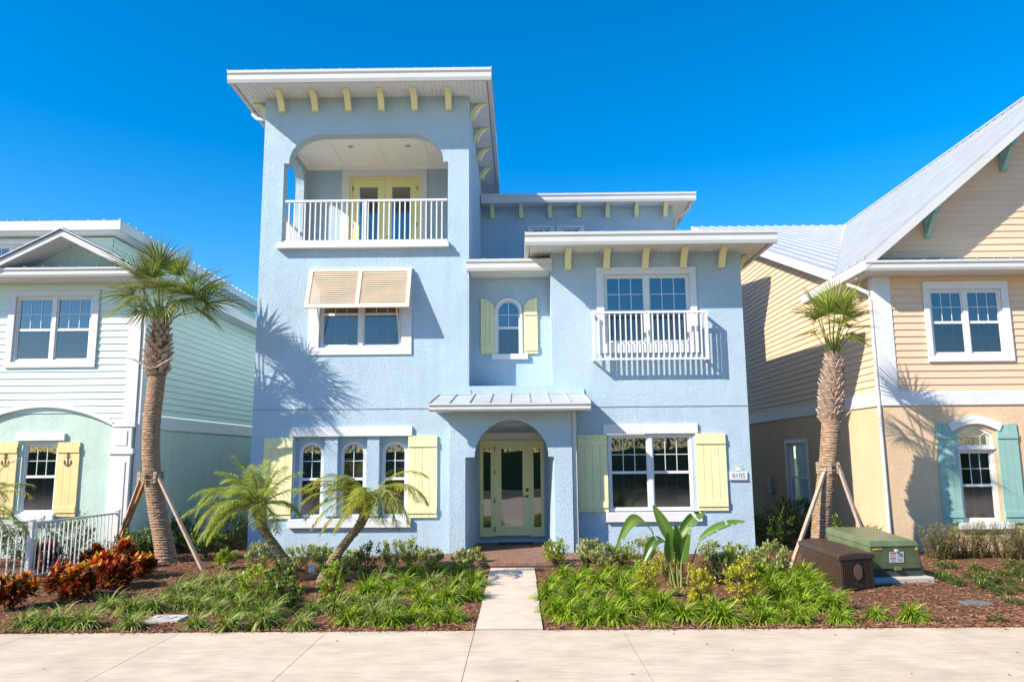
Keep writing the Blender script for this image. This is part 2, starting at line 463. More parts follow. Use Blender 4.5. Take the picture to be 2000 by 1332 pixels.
def arch_window(parent, x0, x1, z0, zs, rise, y, fw=.075, split=.52, cols=2, glass_up='glass', n=18):
    cx = (x0 + x1) / 2
    def outl(i):
        return [(x0 + i, z0)] + arc(cx, zs, (x1 - x0) / 2 - i, rise - i, 180, 0, n) + [(x1 - i, z0)]
    f = MB()
    f.strip(outl(0), outl(fw), y, y + .08); f.box(x0 + fw, x1 - fw, y, y + .08, z0, z0 + fw * .8)
    W_ = f.build('window', M['white'], parent)
    zm = z0 + (zs + rise - z0) * split
    s = MB(); s.box(x0 + fw, x1 - fw, y + .02, y + .06, zm - .03, zm + .03)
    s.build('sash', M['white'], W_)
    g = MB(); inner = outl(fw)
    up = [(x0 + fw, zm)] + inner[1:-1] + [(x1 - fw, zm)]
    g.f.append([g.p(x, y + .05, z) for x, z in up]); g.build('glass', M[glass_up], W_)
    g = MB(); g.face((x0 + fw, y + .04, z0 + fw * .8), (x1 - fw, y + .04, z0 + fw * .8), (x1 - fw, y + .04, zm), (x0 + fw, y + .04, zm)); g.build('glass', M['screen'], W_)
    gr = MB()
    for c in range(1, cols):
        xc = x0 + fw + (x1 - x0 - 2 * fw) * c / cols
        ztop = zs + (rise - fw) * math.sqrt(max(0, 1 - ((xc - cx) / ((x1 - x0) / 2 - fw)) ** 2))
        gr.box(xc - .008, xc + .008, y + .038, y + .045, zm + .03, ztop); gr.box(xc - .008, xc + .008, y + .042, y + .047, z0 + fw, zm - .03)
    zc = zm + (zs + rise - zm) * .48
    gr.box(x0 + fw, x1 - fw, y + .0385, y + .0445, zc - .008, zc + .008)
    zc = (z0 + zm) / 2; gr.box(x0 + fw, x1 - fw, y + .0425, y + .0465, zc - .008, zc + .008)
    gr.build('muntins', M['white'], W_)
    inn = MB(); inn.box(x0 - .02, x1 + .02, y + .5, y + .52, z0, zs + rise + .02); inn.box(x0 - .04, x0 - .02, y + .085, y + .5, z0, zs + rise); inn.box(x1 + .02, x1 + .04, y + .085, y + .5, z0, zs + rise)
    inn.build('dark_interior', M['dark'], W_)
    b_ = MB(); z = zs + rise - .12
    while z > z0 + .08:
        hw = (x1 - x0) / 2 - fw * .6
        if z > zs: hw = max(.05, (hw) * math.sqrt(max(0, 1 - ((z - zs) / rise) ** 2)))
        b_.face((cx - hw, y + .12, z), (cx + hw, y + .12, z), (cx + hw, y + .155, z + .022), (cx - hw, y + .155, z + .022)); z -= .05
    b_.build('blind', M['blind'], W_)
    return W_

def shutter(parent, x0, x1, z0, z1, y, mt, planks=4, T=None, top=None, battens=(.9, .09), label=None):
    """board-and-batten shutter standing off the wall plane y"""
    s = MB(T); g = .006; w = (x1 - x0) / planks
    tf = top or (lambda x: z1)
    for k in range(planks):
        a, b = x0 + k * w + (g / 2 if k else 0), x0 + (k + 1) * w - (g / 2 if k < planks - 1 else 0)
        pts = [(a, z0), (b, z0)] + [(b + (a - b) * i / 6, tf(b + (a - b) * i / 6)) for i in range(7)]
        s.prism(pts, y - .045, y - .012)
    s.box(x0 + .004, x1 - .004, y - .012, y - .004, z0 + .01, min(tf(x0 + .01), tf(x1 - .01)) - .01)
    S = s.build('shutter', mt, parent, label=label)
    for t in battens:
        b_ = MB(T); zc = z0 + (z1 - z0) * t
        b_.box(x0 + .002, x1 - .002, y - .068, y - .046, zc - .07, zc + .07)
        b_.build('batten', mt, S, bevel=.004)
    return S

def trimbox(parent, boxes, mt='trim', name='trim', bevel=.006, T=None):
    b = MB(T)
    for q in boxes: b.box(*q)
    return b.build(name, M[mt], parent, bevel=bevel)

def surround(parent, x0, x1, z0, z1, ix0, ix1, iz0, iz1, y, d=.04, mt='trim', T=None):
    trimbox(parent, [(x0, x1, y - d, y - .002, iz1, z1), (x0, x1, y - d, y - .002, z0, iz0), (x0, ix0, y - d, y - .002, iz0 + .001, iz1 - .001), (ix1, x1, y - d, y - .002, iz0 + .001, iz1 - .001)], mt, 'window_trim', T=T)

def bracket(mb, x, y, z, out=.52, drop=.38, w=.15, T=None):
    """scrolled eave bracket: starts on the wall at (x, y, z-drop) and curls out under the soffit at z"""
    o = [(y - .012, z - drop), (y - .09, z - drop * .98)]
    pts_o, pts_i = [], []
    for i in range(9):
        t = i / 8
        yy = y - .11 - (out - .16) * (t ** 1.25)
        zz = z - drop + (drop - .02) * (1 - (1 - t) ** 1.7)
        pts_o.append((yy - .02, zz - .0)); 
    for i in range(9):
        t = i / 8
        pts_i.append((y - .002 - (out - .20) * (t ** 1.5), z - drop + .0 + (drop - .002) * (1 - (1 - t) ** 1.1)))
    poly = [(y - .002, z - drop)] + [(y - .13, z - drop)] + pts_o[1:] + [(y - out, z - .002)] + [(pts_i[-1][0], z - .002)] + pts_i[::-1][1:-1]
    # side profile in y,z extruded along x
    a = [mb.p(x - w / 2, yy, zz) for yy, zz in poly]; b = [mb.p(x + w / 2, yy, zz) for yy, zz in poly]
    n = len(poly)
    # fan strips between outer and inner curve keep the concave shape clean
    A = [(y - .13, z - drop)] + pts_o[1:] + [(y - out, z - .002)]
    B = [(y - .002, z - drop)] + pts_i[1:] + [(pts_i[-1][0] - .02, z - .002)]
    k = min(len(A), len(B))
    for i in range(k - 1):
        for xx in (x - w / 2, x + w / 2):
            mb.face((xx, A[i][0], A[i][1]), (xx, A[i + 1][0], A[i + 1][1]), (xx, B[i + 1][0], B[i + 1][1]), (xx, B[i][0], B[i][1]))
    for C in (A, B):
        for i in range(k - 1):
            mb.face((x - w / 2, C[i][0], C[i][1]), (x + w / 2, C[i][0], C[i][1]), (x + w / 2, C[i + 1][0], C[i + 1][1]), (x - w / 2, C[i + 1][0], C[i + 1][1]))
    mb.face((x - w / 2, A[0][0], A[0][1]), (x + w / 2, A[0][0], A[0][1]), (x + w / 2, B[0][0], B[0][1]), (x - w / 2, B[0][0], B[0][1]))

def brackets(parent, xs, y, z, T=None, mt='yellow', **k):
    for x in xs:
        b = MB(T); bracket(b, x, y, z, **k); o = b.build('bracket', M[mt], parent); fixn(o)

def soffit(mb, x0, x1, y0, y1, z, along='x', board=.105):
    """grooved soffit boards; boards run towards the wall"""
    mb.box(x0, x1, y0, y1, z + .012, z + .03)
    if along == 'x':
        x = x0
        while x < x1: mb.box(x + .006, min(x + board, x1) - .006, y0 + .002, y1 - .002, z, z + .0115); x += board
    else:
        yy = y0
        while yy < y1: mb.box(x0 + .002, x1 - .002, yy + .006, min(yy + board, y1) - .006, z, z + .0115); yy += board

def gutter(mb, x0, x1, y, z0, z1, d=.12):
    """ogee-like gutter along x, outer face at y"""
    prof = [(y + d, z0), (y + d * .45, z0), (y + d * .22, z0 + (z1 - z0) * .25), (y + .03, z0 + (z1 - z0) * .62), (y, z0 + (z1 - z0) * .78), (y, z1), (y + .018, z1), (y + .018, z1 - .02), (y + d, z1 - .02)]
    a = [mb.p(x0, q, w) for q, w in prof]; b = [mb.p(x1, q, w) for q, w in prof]
    n = len(prof)
    mb.f += [a, b[::-1]]
    for i in range(n): mb.f.append([a[i], b[i], b[(i + 1) % n], a[(i + 1) % n]])

def railing(parent, pts, zb, zt, step=.115, bar=.026, posts=(), rail=.05, name='railing', mt='white'):
    b = MB()
    for a, c in zip(pts, pts[1:]):
        a, c = Vector(a), Vector(c)
        L_ = (c - a).length; t = (c - a) / L_
        b.beam((a.x, a.y, zt - rail / 2), (c.x, c.y, zt - rail / 2), rail * 1.2, rail)
        b.beam((a.x, a.y, zb + rail / 2), (c.x, c.y, zb + rail / 2), rail, rail * .9)
        n = max(2, int(L_ / step))
        for i in range(1, n):
            q = a + t * L_ * i / n
            b.box(q.x - bar / 2, q.x + bar / 2, q.y - bar / 2, q.y + bar / 2, zb + rail, zt - rail)
    for x, y in posts: b.box(x - .03, x + .03, y - .03, y + .03, zb - .002, zt + .004)
    return b.build(name, M[mt], parent)

def sheet_roof(mb, quad, seam=.42, rib=.03, over=0):
    """standing seam metal: quad = eave-left, eave-right, top-right, top-left"""
    a, b, c, d = [Vector(q) for q in quad]
    mb.face(a, b, c, d)
    nrm = (b - a).cross(d - a).normalized()
    if nrm.z < 0: nrm = -nrm
    n = max(1, int(round((b - a).length / seam)))
    for i in range(n + 1):
        t = i / n
        p, q = a + (b - a) * t, d + (c - d) * t
        e = (b - a).normalized() * .012
        w = [p - e, p + e, q + e, q - e]
        up = [v + nrm * rib for v in w]
        mb.face(*up)
        for k in range(4):
            l = (k + 1) % 4; mb.face(w[k], w[l], up[l], up[k])

def sideT(x0, s=1):        # local (u, d, z): u runs along world y, d is depth into the wall whose face is x = x0
    return lambda u, d, z: (x0 + s * d, u, z)

# ================================================================== GROUND
g = MB(); g.face((-400, -400, -.12), (400, -400, -.12), (400, 500, -.12), (-400, 500, -.12)); struct('ground', g, M['lawn'])
EDGE = 10.62
g = MB()
xs = [-26 + 1.975 * k for k in range(27)]
off = -.62 - 1.975 * round((-.62 + 26) / 1.975) + 26
xs = [x + off - 0 for x in xs]
yb = [-4.2, -1.2, 1.8, 4.8, 7.7, EDGE]
base = MB(); base.face((-30, -4.3, -.05), (30, -4.3, -.05), (30, EDGE, -.05), (-30, EDGE, -.05))
struct('pavement_base', base, M['joint'])
for a, b in zip(xs, xs[1:]):
    g.box(a + .004, b - .004, -4.2, EDGE, -.045, 0)
CM = M['conc']; nt = CM.node_tree; N, L = nt.nodes, nt.links; b_ = N['Principled BSDF']
src_ = b_.inputs['Base Color'].links[0].from_socket
ge = N.new('ShaderNodeNewGeometry'); tc = N.new('ShaderNodeTexCoord'); mp = N.new('ShaderNodeMapping'); mp.inputs['Rotation'].default_value = (0, 0, .5); mp.inputs['Scale'].default_value = (1.2, 9, 1)
st_n = N.new('ShaderNodeTexNoise'); st_n.inputs['Scale'].default_value = 1.6; st_n.inputs['Detail'].default_value = 7; st_n.inputs['Roughness'].default_value = .7
L.new(tc.outputs['Object'], mp.inputs[0]); L.new(mp.outputs[0], st_n.inputs['Vector'])
r1 = N.new('ShaderNodeMapRange'); r1.inputs[1].default_value = .3; r1.inputs[2].default_value = .7; r1.inputs[3].default_value = .84; r1.inputs[4].default_value = 1.08; L.new(st_n.outputs[0], r1.inputs[0])
r2_ = N.new('ShaderNodeMapRange'); r2_.inputs[3].default_value = .93; r2_.inputs[4].default_value = 1.05; L.new(ge.outputs['Random Per Island'], r2_.inputs[0])
sp_ = N.new('ShaderNodeTexVoronoi'); sp_.inputs['Scale'].default_value = 5.5; L.new(tc.outputs['Object'], sp_.inputs['Vector'])
r3_ = N.new('ShaderNodeMapRange'); r3_.inputs[1].default_value = .03; r3_.inputs[2].default_value = .07; r3_.inputs[3].default_value = .62; r3_.inputs[4].default_value = 1; L.new(sp_.outputs['Distance'], r3_.inputs[0])
m1 = N.new('ShaderNodeMath'); m1.operation = 'MULTIPLY'; L.new(r1.outputs[0], m1.inputs[0]); L.new(r2_.outputs[0], m1.inputs[1])
m2 = N.new('ShaderNodeMath'); m2.operation = 'MULTIPLY'; L.new(m1.outputs[0], m2.inputs[0]); L.new(r3_.outputs[0], m2.inputs[1])
vm = N.new('ShaderNodeVectorMath'); vm.operation = 'SCALE'; L.new(src_, vm.inputs[0]); L.new(m2.outputs[0], vm.inputs['Scale']); L.new(vm.outputs[0], b_.inputs['Base Color'])
struct('pavement', g, CM)
g = MB(); g.face((-60, -14, -.1), (60, -14, -.1), (60, -4.3, -.1), (-60, -4.3, -.1)); struct('road', g, M['asphalt'])
def gz(x, y):                     # ground height of the beds
    t = max(0, min(1, (y - EDGE) / 5.5))
    z = -.01 + .07 * t
    z += .05 * math.exp(-((x + 7.7) ** 2 + (y - 16.8) ** 2) / 1.5) + .05 * math.exp(-((x + 3.9) ** 2 + (y - 14.3) ** 2) / .8)
    return z
g = MB(); nx, ny = 150, 60
X0, X1, Y0, Y1 = -22, 22, EDGE + .002, 30
idx = {}
rr = random.Random(3)
for j in range(ny + 1):
    for i in range(nx + 1):
        x = X0 + (X1 - X0) * i / nx; y = Y0 + (Y1 - Y0) * (j / ny) ** 1.6
        z = gz(x, y) + (rr.uniform(-.018, .018) if j and not (-1 < x < .75 and y < 16.4) else 0)
        idx[i, j] = g.p(x, y, z)
for j in range(ny):
    for i in range(nx): g.f.append([idx[i, j], idx[i + 1, j], idx[i + 1, j + 1], idx[i, j + 1]])
o = struct('mulch_bed', g, M['mulch'], True)
w = MB()
for a, b in ((EDGE + .012, 12.35), (12.36, 14.2), (14.21, 15.83)):
    w.face((-.61, a, .014 + .066 * (a - EDGE) / 5.5), (.295, a, .014 + .066 * (a - EDGE) / 5.5), (.28, b, .014 + .066 * (b - EDGE) / 5.5), (-.60, b, .014 + .066 * (b - EDGE) / 5.5))
    w.box(-.61, .29, a, b, -.06, .008)
struct('walkway', w, M['walk'])
# loose bark chips over the beds
ch = MB(); rr = random.Random(11)
for k in range(26000):
    y = EDGE + .0 + 8.0 * rr.random() ** 1.7; x = rr.uniform(-9.5 - (y - 10) * .1, 11.5)
    if -.64 < x < .33 and y < 16.2: continue
    if y > 17.9 and -6.4 < x < 5.5: continue
    if -1.7 < x < 1.3 and y > 15.8: continue
    a = rr.uniform(0, math.pi); l = rr.uniform(.015, .045) ; wd = rr.uniform(.004, .010)
    z = gz(x, y) + rr.uniform(.008, .035); dz = rr.uniform(-.012, .012)
    ca, sa = math.cos(a), math.sin(a)
    ch.face((x - ca * l - sa * wd, y - sa * l + ca * wd, z - dz), (x - ca * l + sa * wd, y - sa * l - ca * wd, z - dz + .004), (x + ca * l + sa * wd, y + sa * l - ca * wd, z + dz + .004), (x + ca * l - sa * wd, y + sa * l + ca * wd, z + dz))
for k in range(355):      # chips spilt over the paving edge
    y = EDGE - abs(rr.gauss(0, .05)) if k < 330 else rr.uniform(7.6, EDGE); x = rr.uniform(-8, 8)
    if -.62 < x < .3 and k < 330: continue
    a = rr.uniform(0, math.pi); l = rr.uniform(.008, .026); wd = rr.uniform(.003, .009); ca, sa = math.cos(a), math.sin(a)
    ch.face((x - ca * l - sa * wd, y - sa * l + ca * wd, .004), (x - ca * l + sa * wd, y - sa * l - ca * wd, .008), (x + ca * l + sa * wd, y + sa * l - ca * wd, .012), (x + ca * l - sa * wd, y + sa * l + ca * wd, .006))
o = ch.build('bark_chips', M['chip']); o['kind'] = 'stuff'; o['label'] = 'loose brown bark chips covering the planting beds'; o['category'] = 'mulch'

# ================================================================== BLUE HOUSE
H = thing('blue_house', 'pale blue stucco three storey house with square tower, white trim and yellow shutters', 'house', (-.4, 18, 0))
T0 = 18.0
XL, XR = -6.30, -1.18       # tower
BX0, BX1 = .80, 5.40        # right block
# openings
bahama_h = rect(-4.78, -2.80, 4.90, 6.65)
tri = [(-5.20, -4.62), (-4.22, -3.62), (-3.24, -2.64)]
balc = [(-5.78, 7.50, 9.54), (-5.66, 7.50, 9.54)] + [(-5.66 + .86 * (1 - math.cos(R(90 * i / 10))), 7.50, 9.58 + .72 * math.sin(R(90 * i / 10))) for i in range(11)] + \
       [(-1.82 - .86 * (1 - math.cos(R(90 - 90 * i / 10))), 7.50, 9.58 + .72 * math.sin(R(90 - 90 * i / 10))) for i in range(11)] + [(-1.82, 7.50, 9.54), (-1.70, 7.50, 9.54)]
bay = rect(-5.29, -2.60, .90, 2.79)
w = MB()
wall(w, XL, XR, -.1, 11.32, [bahama_h, bay, balc], T0, 0)
for hh in (bahama_h,):
    pass
o1 = w
# reveals: window 0.12 deep, balcony 0.34 deep, bay 0.12 deep with arch openings beyond
def reveal(mb, h, y, d):
    out = [(x, lo) for x, lo, hi in h] + [(x, hi) for x, lo, hi in reversed(h)]
    for i in range(len(out)):
        (a, b), (c, e) = out[i], out[(i + 1) % len(out)]
        if abs(a - c) + abs(b - e) > 1e-5: mb.face((a, y, b), (a, y + d, b), (c, y + d, e), (c, y, e))
reveal(w, bahama_h, T0, .12); reveal(w, bay, T0, .14); reveal(w, balc, T0, .32)
wall(w, -5.29, -2.60, .90, 2.79, [arched(a, b, .93, 2.40, .27) for a, b in tri], T0 + .14, .06)
for a, b in ((-4.60, -4.24), (-3.60, -3.26)): w.box(a + .03, b - .03, T0 + .005, T0 + .139, .96, 2.79)
# balcony room
BY, BXl, BXr, BZ0, BZ1 = 21.1, -6.06, -1.45, 7.44, 10.66
side_open = [(18.42, 7.5, 9.95)] + [(18.42 + .45 * (1 - math.cos(R(9 * i))), 7.5, 9.95 + .45 * math.sin(R(9 * i))) for i in range(1, 11)] + [(20.72 - .45 * (1 - math.cos(R(90 - 9 * i))), 7.5, 9.95 + .45 * math.sin(R(90 - 9 * i))) for i in range(10)] + [(20.72, 7.5, 9.95)]
wl = MB(sideT(XL)); wall(wl, T0, 33, -.1, 11.32, [side_open], 0, .24); w.v += []; base_i = len(w.v); w.f += [[i + base_i for i in fc] for fc in wl.f]; w.v += wl.v
wl = MB(sideT(BXl)); wall(wl, T0 + .32, BY, BZ0, BZ1, [side_open], 0, 0); base_i = len(w.v); w.f += [[i + base_i for i in fc] for fc in wl.f]; w.v += wl.v
w.face((BXr, T0 + .32, BZ0), (BXr, BY, BZ0), (BXr, BY, BZ1), (BXr, T0 + .32, BZ1))
wall(w, BXl, BXr, T0 + 0, BZ0 - 18, [], 0, 0) if False else None
wall(w, BXl, BXr, BZ0, BZ1, [rect(-4.84, -2.80, 7.50, 10.35)], BY, .1)
inner = MB(); wall(inner, BXl, BXr, BZ0, BZ1, [balc], T0 + .32, 0); base_i = len(w.v); w.f += [[i + base_i for i in fc] for fc in inner.f]; w.v += inner.v
w.face((XR, T0, 3.5), (XR, 33, 3.5), (XR, 33, 11.32), (XR, T0, 11.32))
w.build('wall', M['blue'], H, label='pale blue stucco wall of the tower')
AX0, AX1, AZS, ARI = -.52, .05, 5.86, .285
w = MB()       # recess between the tower and the right block
RY = 18.68
wall(w, XR, BX0, 3.3, 6.85, [arched(AX0, AX1, 4.78, AZS, ARI)], RY, .1)
w.build('wall', M['blue'], H, label='recessed middle wall')
w = MB()       # right block
wall(w, BX0, BX1, 3.0, 7.2, [rect(2.08, 4.15, 4.93, 6.62)], T0, .1)
wall(w, XR, BX1, -.1, 3.0, [rect(2.06, 4.06, 1.00, 2.79), rect(-1.18, 1.2, -.1, 2.999)], T0, .1)
wall(w, XR, XR + .001, 3.0, 3.3, [], T0, 0)
w.face((BX1, T0, -.1), (BX1, 33, -.1), (BX1, 33, 7.2), (BX1, T0, 7.2)); w.face((BX0, T0, 3.0), (BX0, RY + .05, 3.0), (BX0, RY + .05, 7.2), (BX0, T0, 7.2))
w.face((XR, T0, 3.0), (BX0, T0, 3.0), (BX0, T0, 3.95), (XR, T0, 3.95))
w.face((XR, T0, 3.95), (BX0, T0, 3.95), (BX0, RY, 3.97), (XR, RY, 3.97))
w.build('wall', M['blue'], H, label='pale blue stucco wall of the right block')
TY = 24.1      # third storey set back
w = MB(); wall(w, XR, 5.12, 7.0, 10.6, [rect(.46, 1.08, 8.2, 9.68), rect(1.42, 2.06, 8.2, 9.68)], TY, .08)
w.face((5.12, TY, 7), (5.12, 33, 7), (5.12, 33, 10.6), (5.12, TY, 10.6))
w.build('wall', M['blue'], H, label='set back upper storey wall')
# string course shadow groove: proud bead
trimbox(H, [(XL - .006, -1.95, T0 - .012, T0 - .001, 3.425, 3.445)], 'grey', 'control_joint', 0)
trimbox(H, [(1.7, BX1 + .006, T0 - .012, T0 - .001, 3.425, 3.445)], 'grey', 'control_joint', 0)
# balcony floor, ceiling, edge
b = MB(); b.box(BXl, BXr, T0 + .001, BY, 7.30, 7.44); b.build('balcony_floor', M['walk'], H)
b = MB(); b.box(BXl + .001, BXr - .001, T0 + .33, BY - .001, BZ1 - .003, BZ1 + .05)
C_ = b.build('balcony_ceiling', M['ceil'], H)
b = MB()
for x in (-5.0, -3.75, -2.5): b.box(x - .02, x + .02, T0 + .33, BY - .06, BZ1 - .02, BZ1 - .004)
b.box(BXl, BXr, BY - .07, BY - .002, BZ1 - .10, BZ1 - .004); b.box(BXl + .002, BXl + .07, T0 + .33, BY - .07, BZ1 - .10, BZ1 - .004); b.box(BXr - .07, BXr - .002, T0 + .33, BY - .07, BZ1 - .10, BZ1 - .004)
b.build('crown_moulding', M['ceil'], C_)
for x in (-4.5, -2.95):
    b = MB(); b.tube([(x, 19.6, BZ1 - .03), (x, 19.6, BZ1 - .005)], [.09, .075], 16); L_ = b.build('recessed_light', M['white'], C_)
    b = MB(); b.tube([(x, 19.6, BZ1 - .034), (x, 19.6, BZ1 - .031)], .055, 12); b.build('lens', M['grey'], L_)
trimbox(H, [(-5.86, -1.66, T0 - .16, T0 + .02, 7.33, 7.42), (-5.83, -1.69, T0 - .12, T0 + .03, 7.42, 7.495)], 'white', 'balcony_edge')
railing(H, [(-5.76, T0 + .06, 0), (-1.72, T0 + .06, 0)], 7.52, 8.60, .127, .03, [(-3.74, T0 + .06)])
railing(H, [(-6.16, 18.45, 0), (-6.16, 20.70, 0)], 7.52, 8.62, .127, .03)
# french doors
def leafdoor(parent, x0, x1, z0, z1, y, gx0, gx1, gz0, gz1, mt='door', blindgap=.035, name='door', glass='glass'):
    d = MB(); d.box(x0, gx0, y, y + .045, z0, z1); d.box(gx1, x1, y, y + .045, z0, z1); d.box(gx0, gx1, y, y + .045, z0, gz0); d.box(gx0, gx1, y, y + .045, gz1, z1)
    D = d.build(name, M[mt], parent)
    b = MB()
    for q in ((gx0 - .03, gx0 + .012, gz0 - .03, gz1 + .03), (gx1 - .012, gx1 + .03, gz0 - .03, gz1 + .03)): b.box(q[0], q[1], y - .012, y - .001, q[2], q[3])
    b.box(gx0 + .012, gx1 - .012, y - .012, y - .001, gz0 - .03, gz0 + .012); b.box(gx0 + .012, gx1 - .012, y - .012, y - .001, gz1 - .012, gz1 + .03)
    b.build('glass_bead', M[mt], D)
    b = MB(); b.face((gx0, y + .01, gz0), (gx1, y + .01, gz0), (gx1, y + .01, gz1), (gx0, y + .01, gz1)); b.build('glass', M[glass], D)
    b = MB(); z = gz1 - .01
    while z > gz0: b.face((gx0, y + .022, z), (gx1, y + .022, z), (gx1, y + .036, z + blindgap * .35), (gx0, y + .036, z + blindgap * .35)); z -= blindgap
    b.build('blind', M['blind'], D)
    b = MB(); b.box(gx0 - .02, gx1 + .02, y + .4, y + .42, gz0 - .1, gz1 + .1); b.build('dark_interior', M['dark'], D)
    return D
surround(H, -5.07, -2.60, 7.45, 10.58, -4.84, -2.80, 7.46, 10.35, BY, .03, 'white')
F_ = MB(); F_.box(-4.84, -4.76, BY + .01, BY + .09, 7.5, 10.35); F_.box(-2.88, -2.80, BY + .01, BY + .09, 7.5, 10.35); F_.box(-4.76, -2.88, BY + .01, BY + .09, 10.27, 10.35)
F_.build('door_frame', M['door'], H)
for a, b_, hx in ((-4.755, -3.825, 1), (-3.815, -2.885, -1)):
    D = leafdoor(H, a, b_, 7.5, 10.265, BY + .03, a + .19, b_ - .19, 7.75, 10.05)
    h = MB(); xh = -3.79 + .09
    if hx < 0:
        h.tube([(xh, BY - .02, 8.42), (xh, BY + .028, 8.42)], .032, 12); h.tube([(xh, BY - .02, 8.56), (xh, BY + .028, 8.56)], .03, 12); h.beam((xh, BY - .03, 8.42), (xh + .12, BY - .03, 8.42), .025)
        h.build('handle', M['brass'], D)
    h = MB(); e = a if hx > 0 else b_
    for z in (7.8, 8.9, 10.0): h.box(e - .012, e + .012, BY + .008, BY + .029, z - .06, z + .06)
    h.build('hinge', M['black'], D)
# bahama shutter and its window
window(H, -4.78, -2.80, 4.90, 6.65, T0 + .06, glass_up='glass', split=.47)
surround(H, -5.04, -2.55, 4.72, 6.84, -4.78, -2.80, 4.90, 6.65, T0, .035)
S = MB(); zt_, zb_, po = 6.82, 5.78, .41
def bp_(x, t, d=0):             # t: 0 top (hinge) .. 1 bottom; d: thickness outward
    y = T0 - .06 - po * t; z = zt_ + (zb_ - zt_) * t
    n = Vector((0, -(zt_ - zb_), po)).normalized()
    return Vector((x, y, z)) + n * d * -1
def slab(mb, x0, x1, t0, t1, d0, d1):
    i = [mb.p(*bp_(x, t, d)) for x in (x0, x1) for t in (t0, t1) for d in (d0, d1)]
    for q in ((0, 1, 3, 2), (4, 6, 7, 5), (0, 4, 5, 1), (2, 3, 7, 6), (0, 2, 6, 4), (1, 5, 7, 3)): mb.f.append([i[k] for k in q])
x0, x1 = -5.03, -2.56; xm = (x0 + x1) / 2
for a, b in ((x0, x0 + .09), (xm - .045, xm + .045), (x1 - .09, x1)): slab(S, a, b, 0, 1, -.02, .02)
for t0, t1 in ((0, .08), (.92, 1)):
    for a, b in ((x0 + .09, xm - .045), (xm + .045, x1 - .09)): slab(S, a, b, t0, t1, -.02, .02)
BS = S.build('awning_shutter', M['cream'], H); fixn(BS)
S = MB(); n = 17
for k in range(n):
    t = .085 + (.83) * (k + .5) / n; dt = .035
    for a, b in ((x0 + .092, xm - .047), (xm + .047, x1 - .092)):
        i = [S.p(*bp_(x, tt, d)) for x in (a, b) for tt, d in ((t - dt * .98, .022), (t + dt * .70, -.014), (t + dt * .70, -.008), (t - dt * .98, .028))]
        S.f += [[i[0], i[1], i[5], i[4]], [i[3], i[7], i[6], i[2]], [i[1], i[2], i[6], i[5]], [i[0], i[4], i[7], i[3]]]
S.build('louvres', M['cream'], BS)
for x in (x0 + .3, x1 - .3): S = MB(); S.beam((x, T0 + .02, 5.15), bp_(x, .95), .025); S.build('support_arm', M['cream'], BS)
# triple arched windows
for a, b in tri: arch_window(H, a, b, .93, 2.40, .27, T0 + .155, fw=.07, split=.50)
trimbox(H, [(-5.37, -2.51, T0 - .06, T0 - .002, 2.79, 3.01)], 'white', 'window_head')
trimbox(H, [(-5.36, -2.52, T0 - .09, T0 + .13, .70, .899)], 'white', 'window_sill')
shutter(H, -5.99, -5.31, .91, 2.77, T0, M['yellow']); shutter(H, -2.60, -1.92, .91, 2.79, T0, M['yellow'])
# arched recess window and its shutters
arch_window(H, AX0, AX1, 4.78, AZS, ARI, RY + .03, fw=.035, split=.50, glass_up='gsky')
b = MB(); cx = (AX0 + AX1) / 2; hw = (AX1 - AX0) / 2
b.strip([(AX0 - .06, 4.80)] + arc(cx, AZS, hw + .06, ARI + .06, 180, 0, 18) + [(AX1 + .06, 4.80)], [(AX0, 4.80)] + arc(cx, AZS, hw, ARI, 180, 0, 18) + [(AX1, 4.80)], RY - .04, RY - .002)
b.build('window_trim', M['white'], H)
trimbox(H, [(-.66, .24, RY - .08, RY - .002, 4.66, 4.795)], 'white', 'window_sill')
tl = lambda x: 5.86 + .34 * math.sqrt(max(0, 1 - ((x + .93) / .36) ** 2))
tr = lambda x: 5.86 + .34 * math.sqrt(max(0, 1 - ((x - .49) / .36) ** 2))
shutter(H, -.925, -.585, 4.80, 6.2, RY, M['yellow'], 3, top=tl, battens=(.74, .1)); shutter(H, .145, .485, 4.80, 6.2, RY, M['yellow'], 3, top=tr, battens=(.74, .1))
# right block windows
window(H, 2.08, 4.15, 4.93, 6.62, T0 + .03, glass_up='gsky', split=.47)
surround(H, 1.90, 4.31, 4.70, 6.80, 2.08, 4.15, 4.93, 6.62, T0, .035)
railing(H, [(1.78, T0 - .02, 0), (1.78, T0 - .29, 0), (4.44, T0 - .29, 0), (4.44, T0 - .02, 0)], 4.50, 5.66, .125, .03, [(1.78, T0 - .29), (4.44, T0 - .29)], name='balconet_railing')
window(H, 2.08, 4.05, 1.02, 2.78, T0 + .03, glass_up='glass', split=.5)
trimbox(H, [(1.97, 4.19, T0 - .05, T0 - .002, 2.79, 3.02)], 'white', 'window_head')
trimbox(H, [(1.99, 4.20, T0 - .08, T0 + .02, .78, 1.0)], 'white', 'window_sill')
shutter(H, 1.36, 2.055, 1.01, 2.78, T0, M['yellow']); shutter(H, 4.12, 4.82, 1.02, 2.79, T0, M['yellow'])
for a, b in ((.46, 1.08), (1.42, 2.06)):
    window(H, a, b, 8.2, 9.68, TY + .01, 1, 3, 2, fw=.03, glass_up='gsky', split=.5)
    surround(H, a - .13, b + .13, 8.06, 9.75, a, b, 8.2, 9.68, TY, .03, 'white')
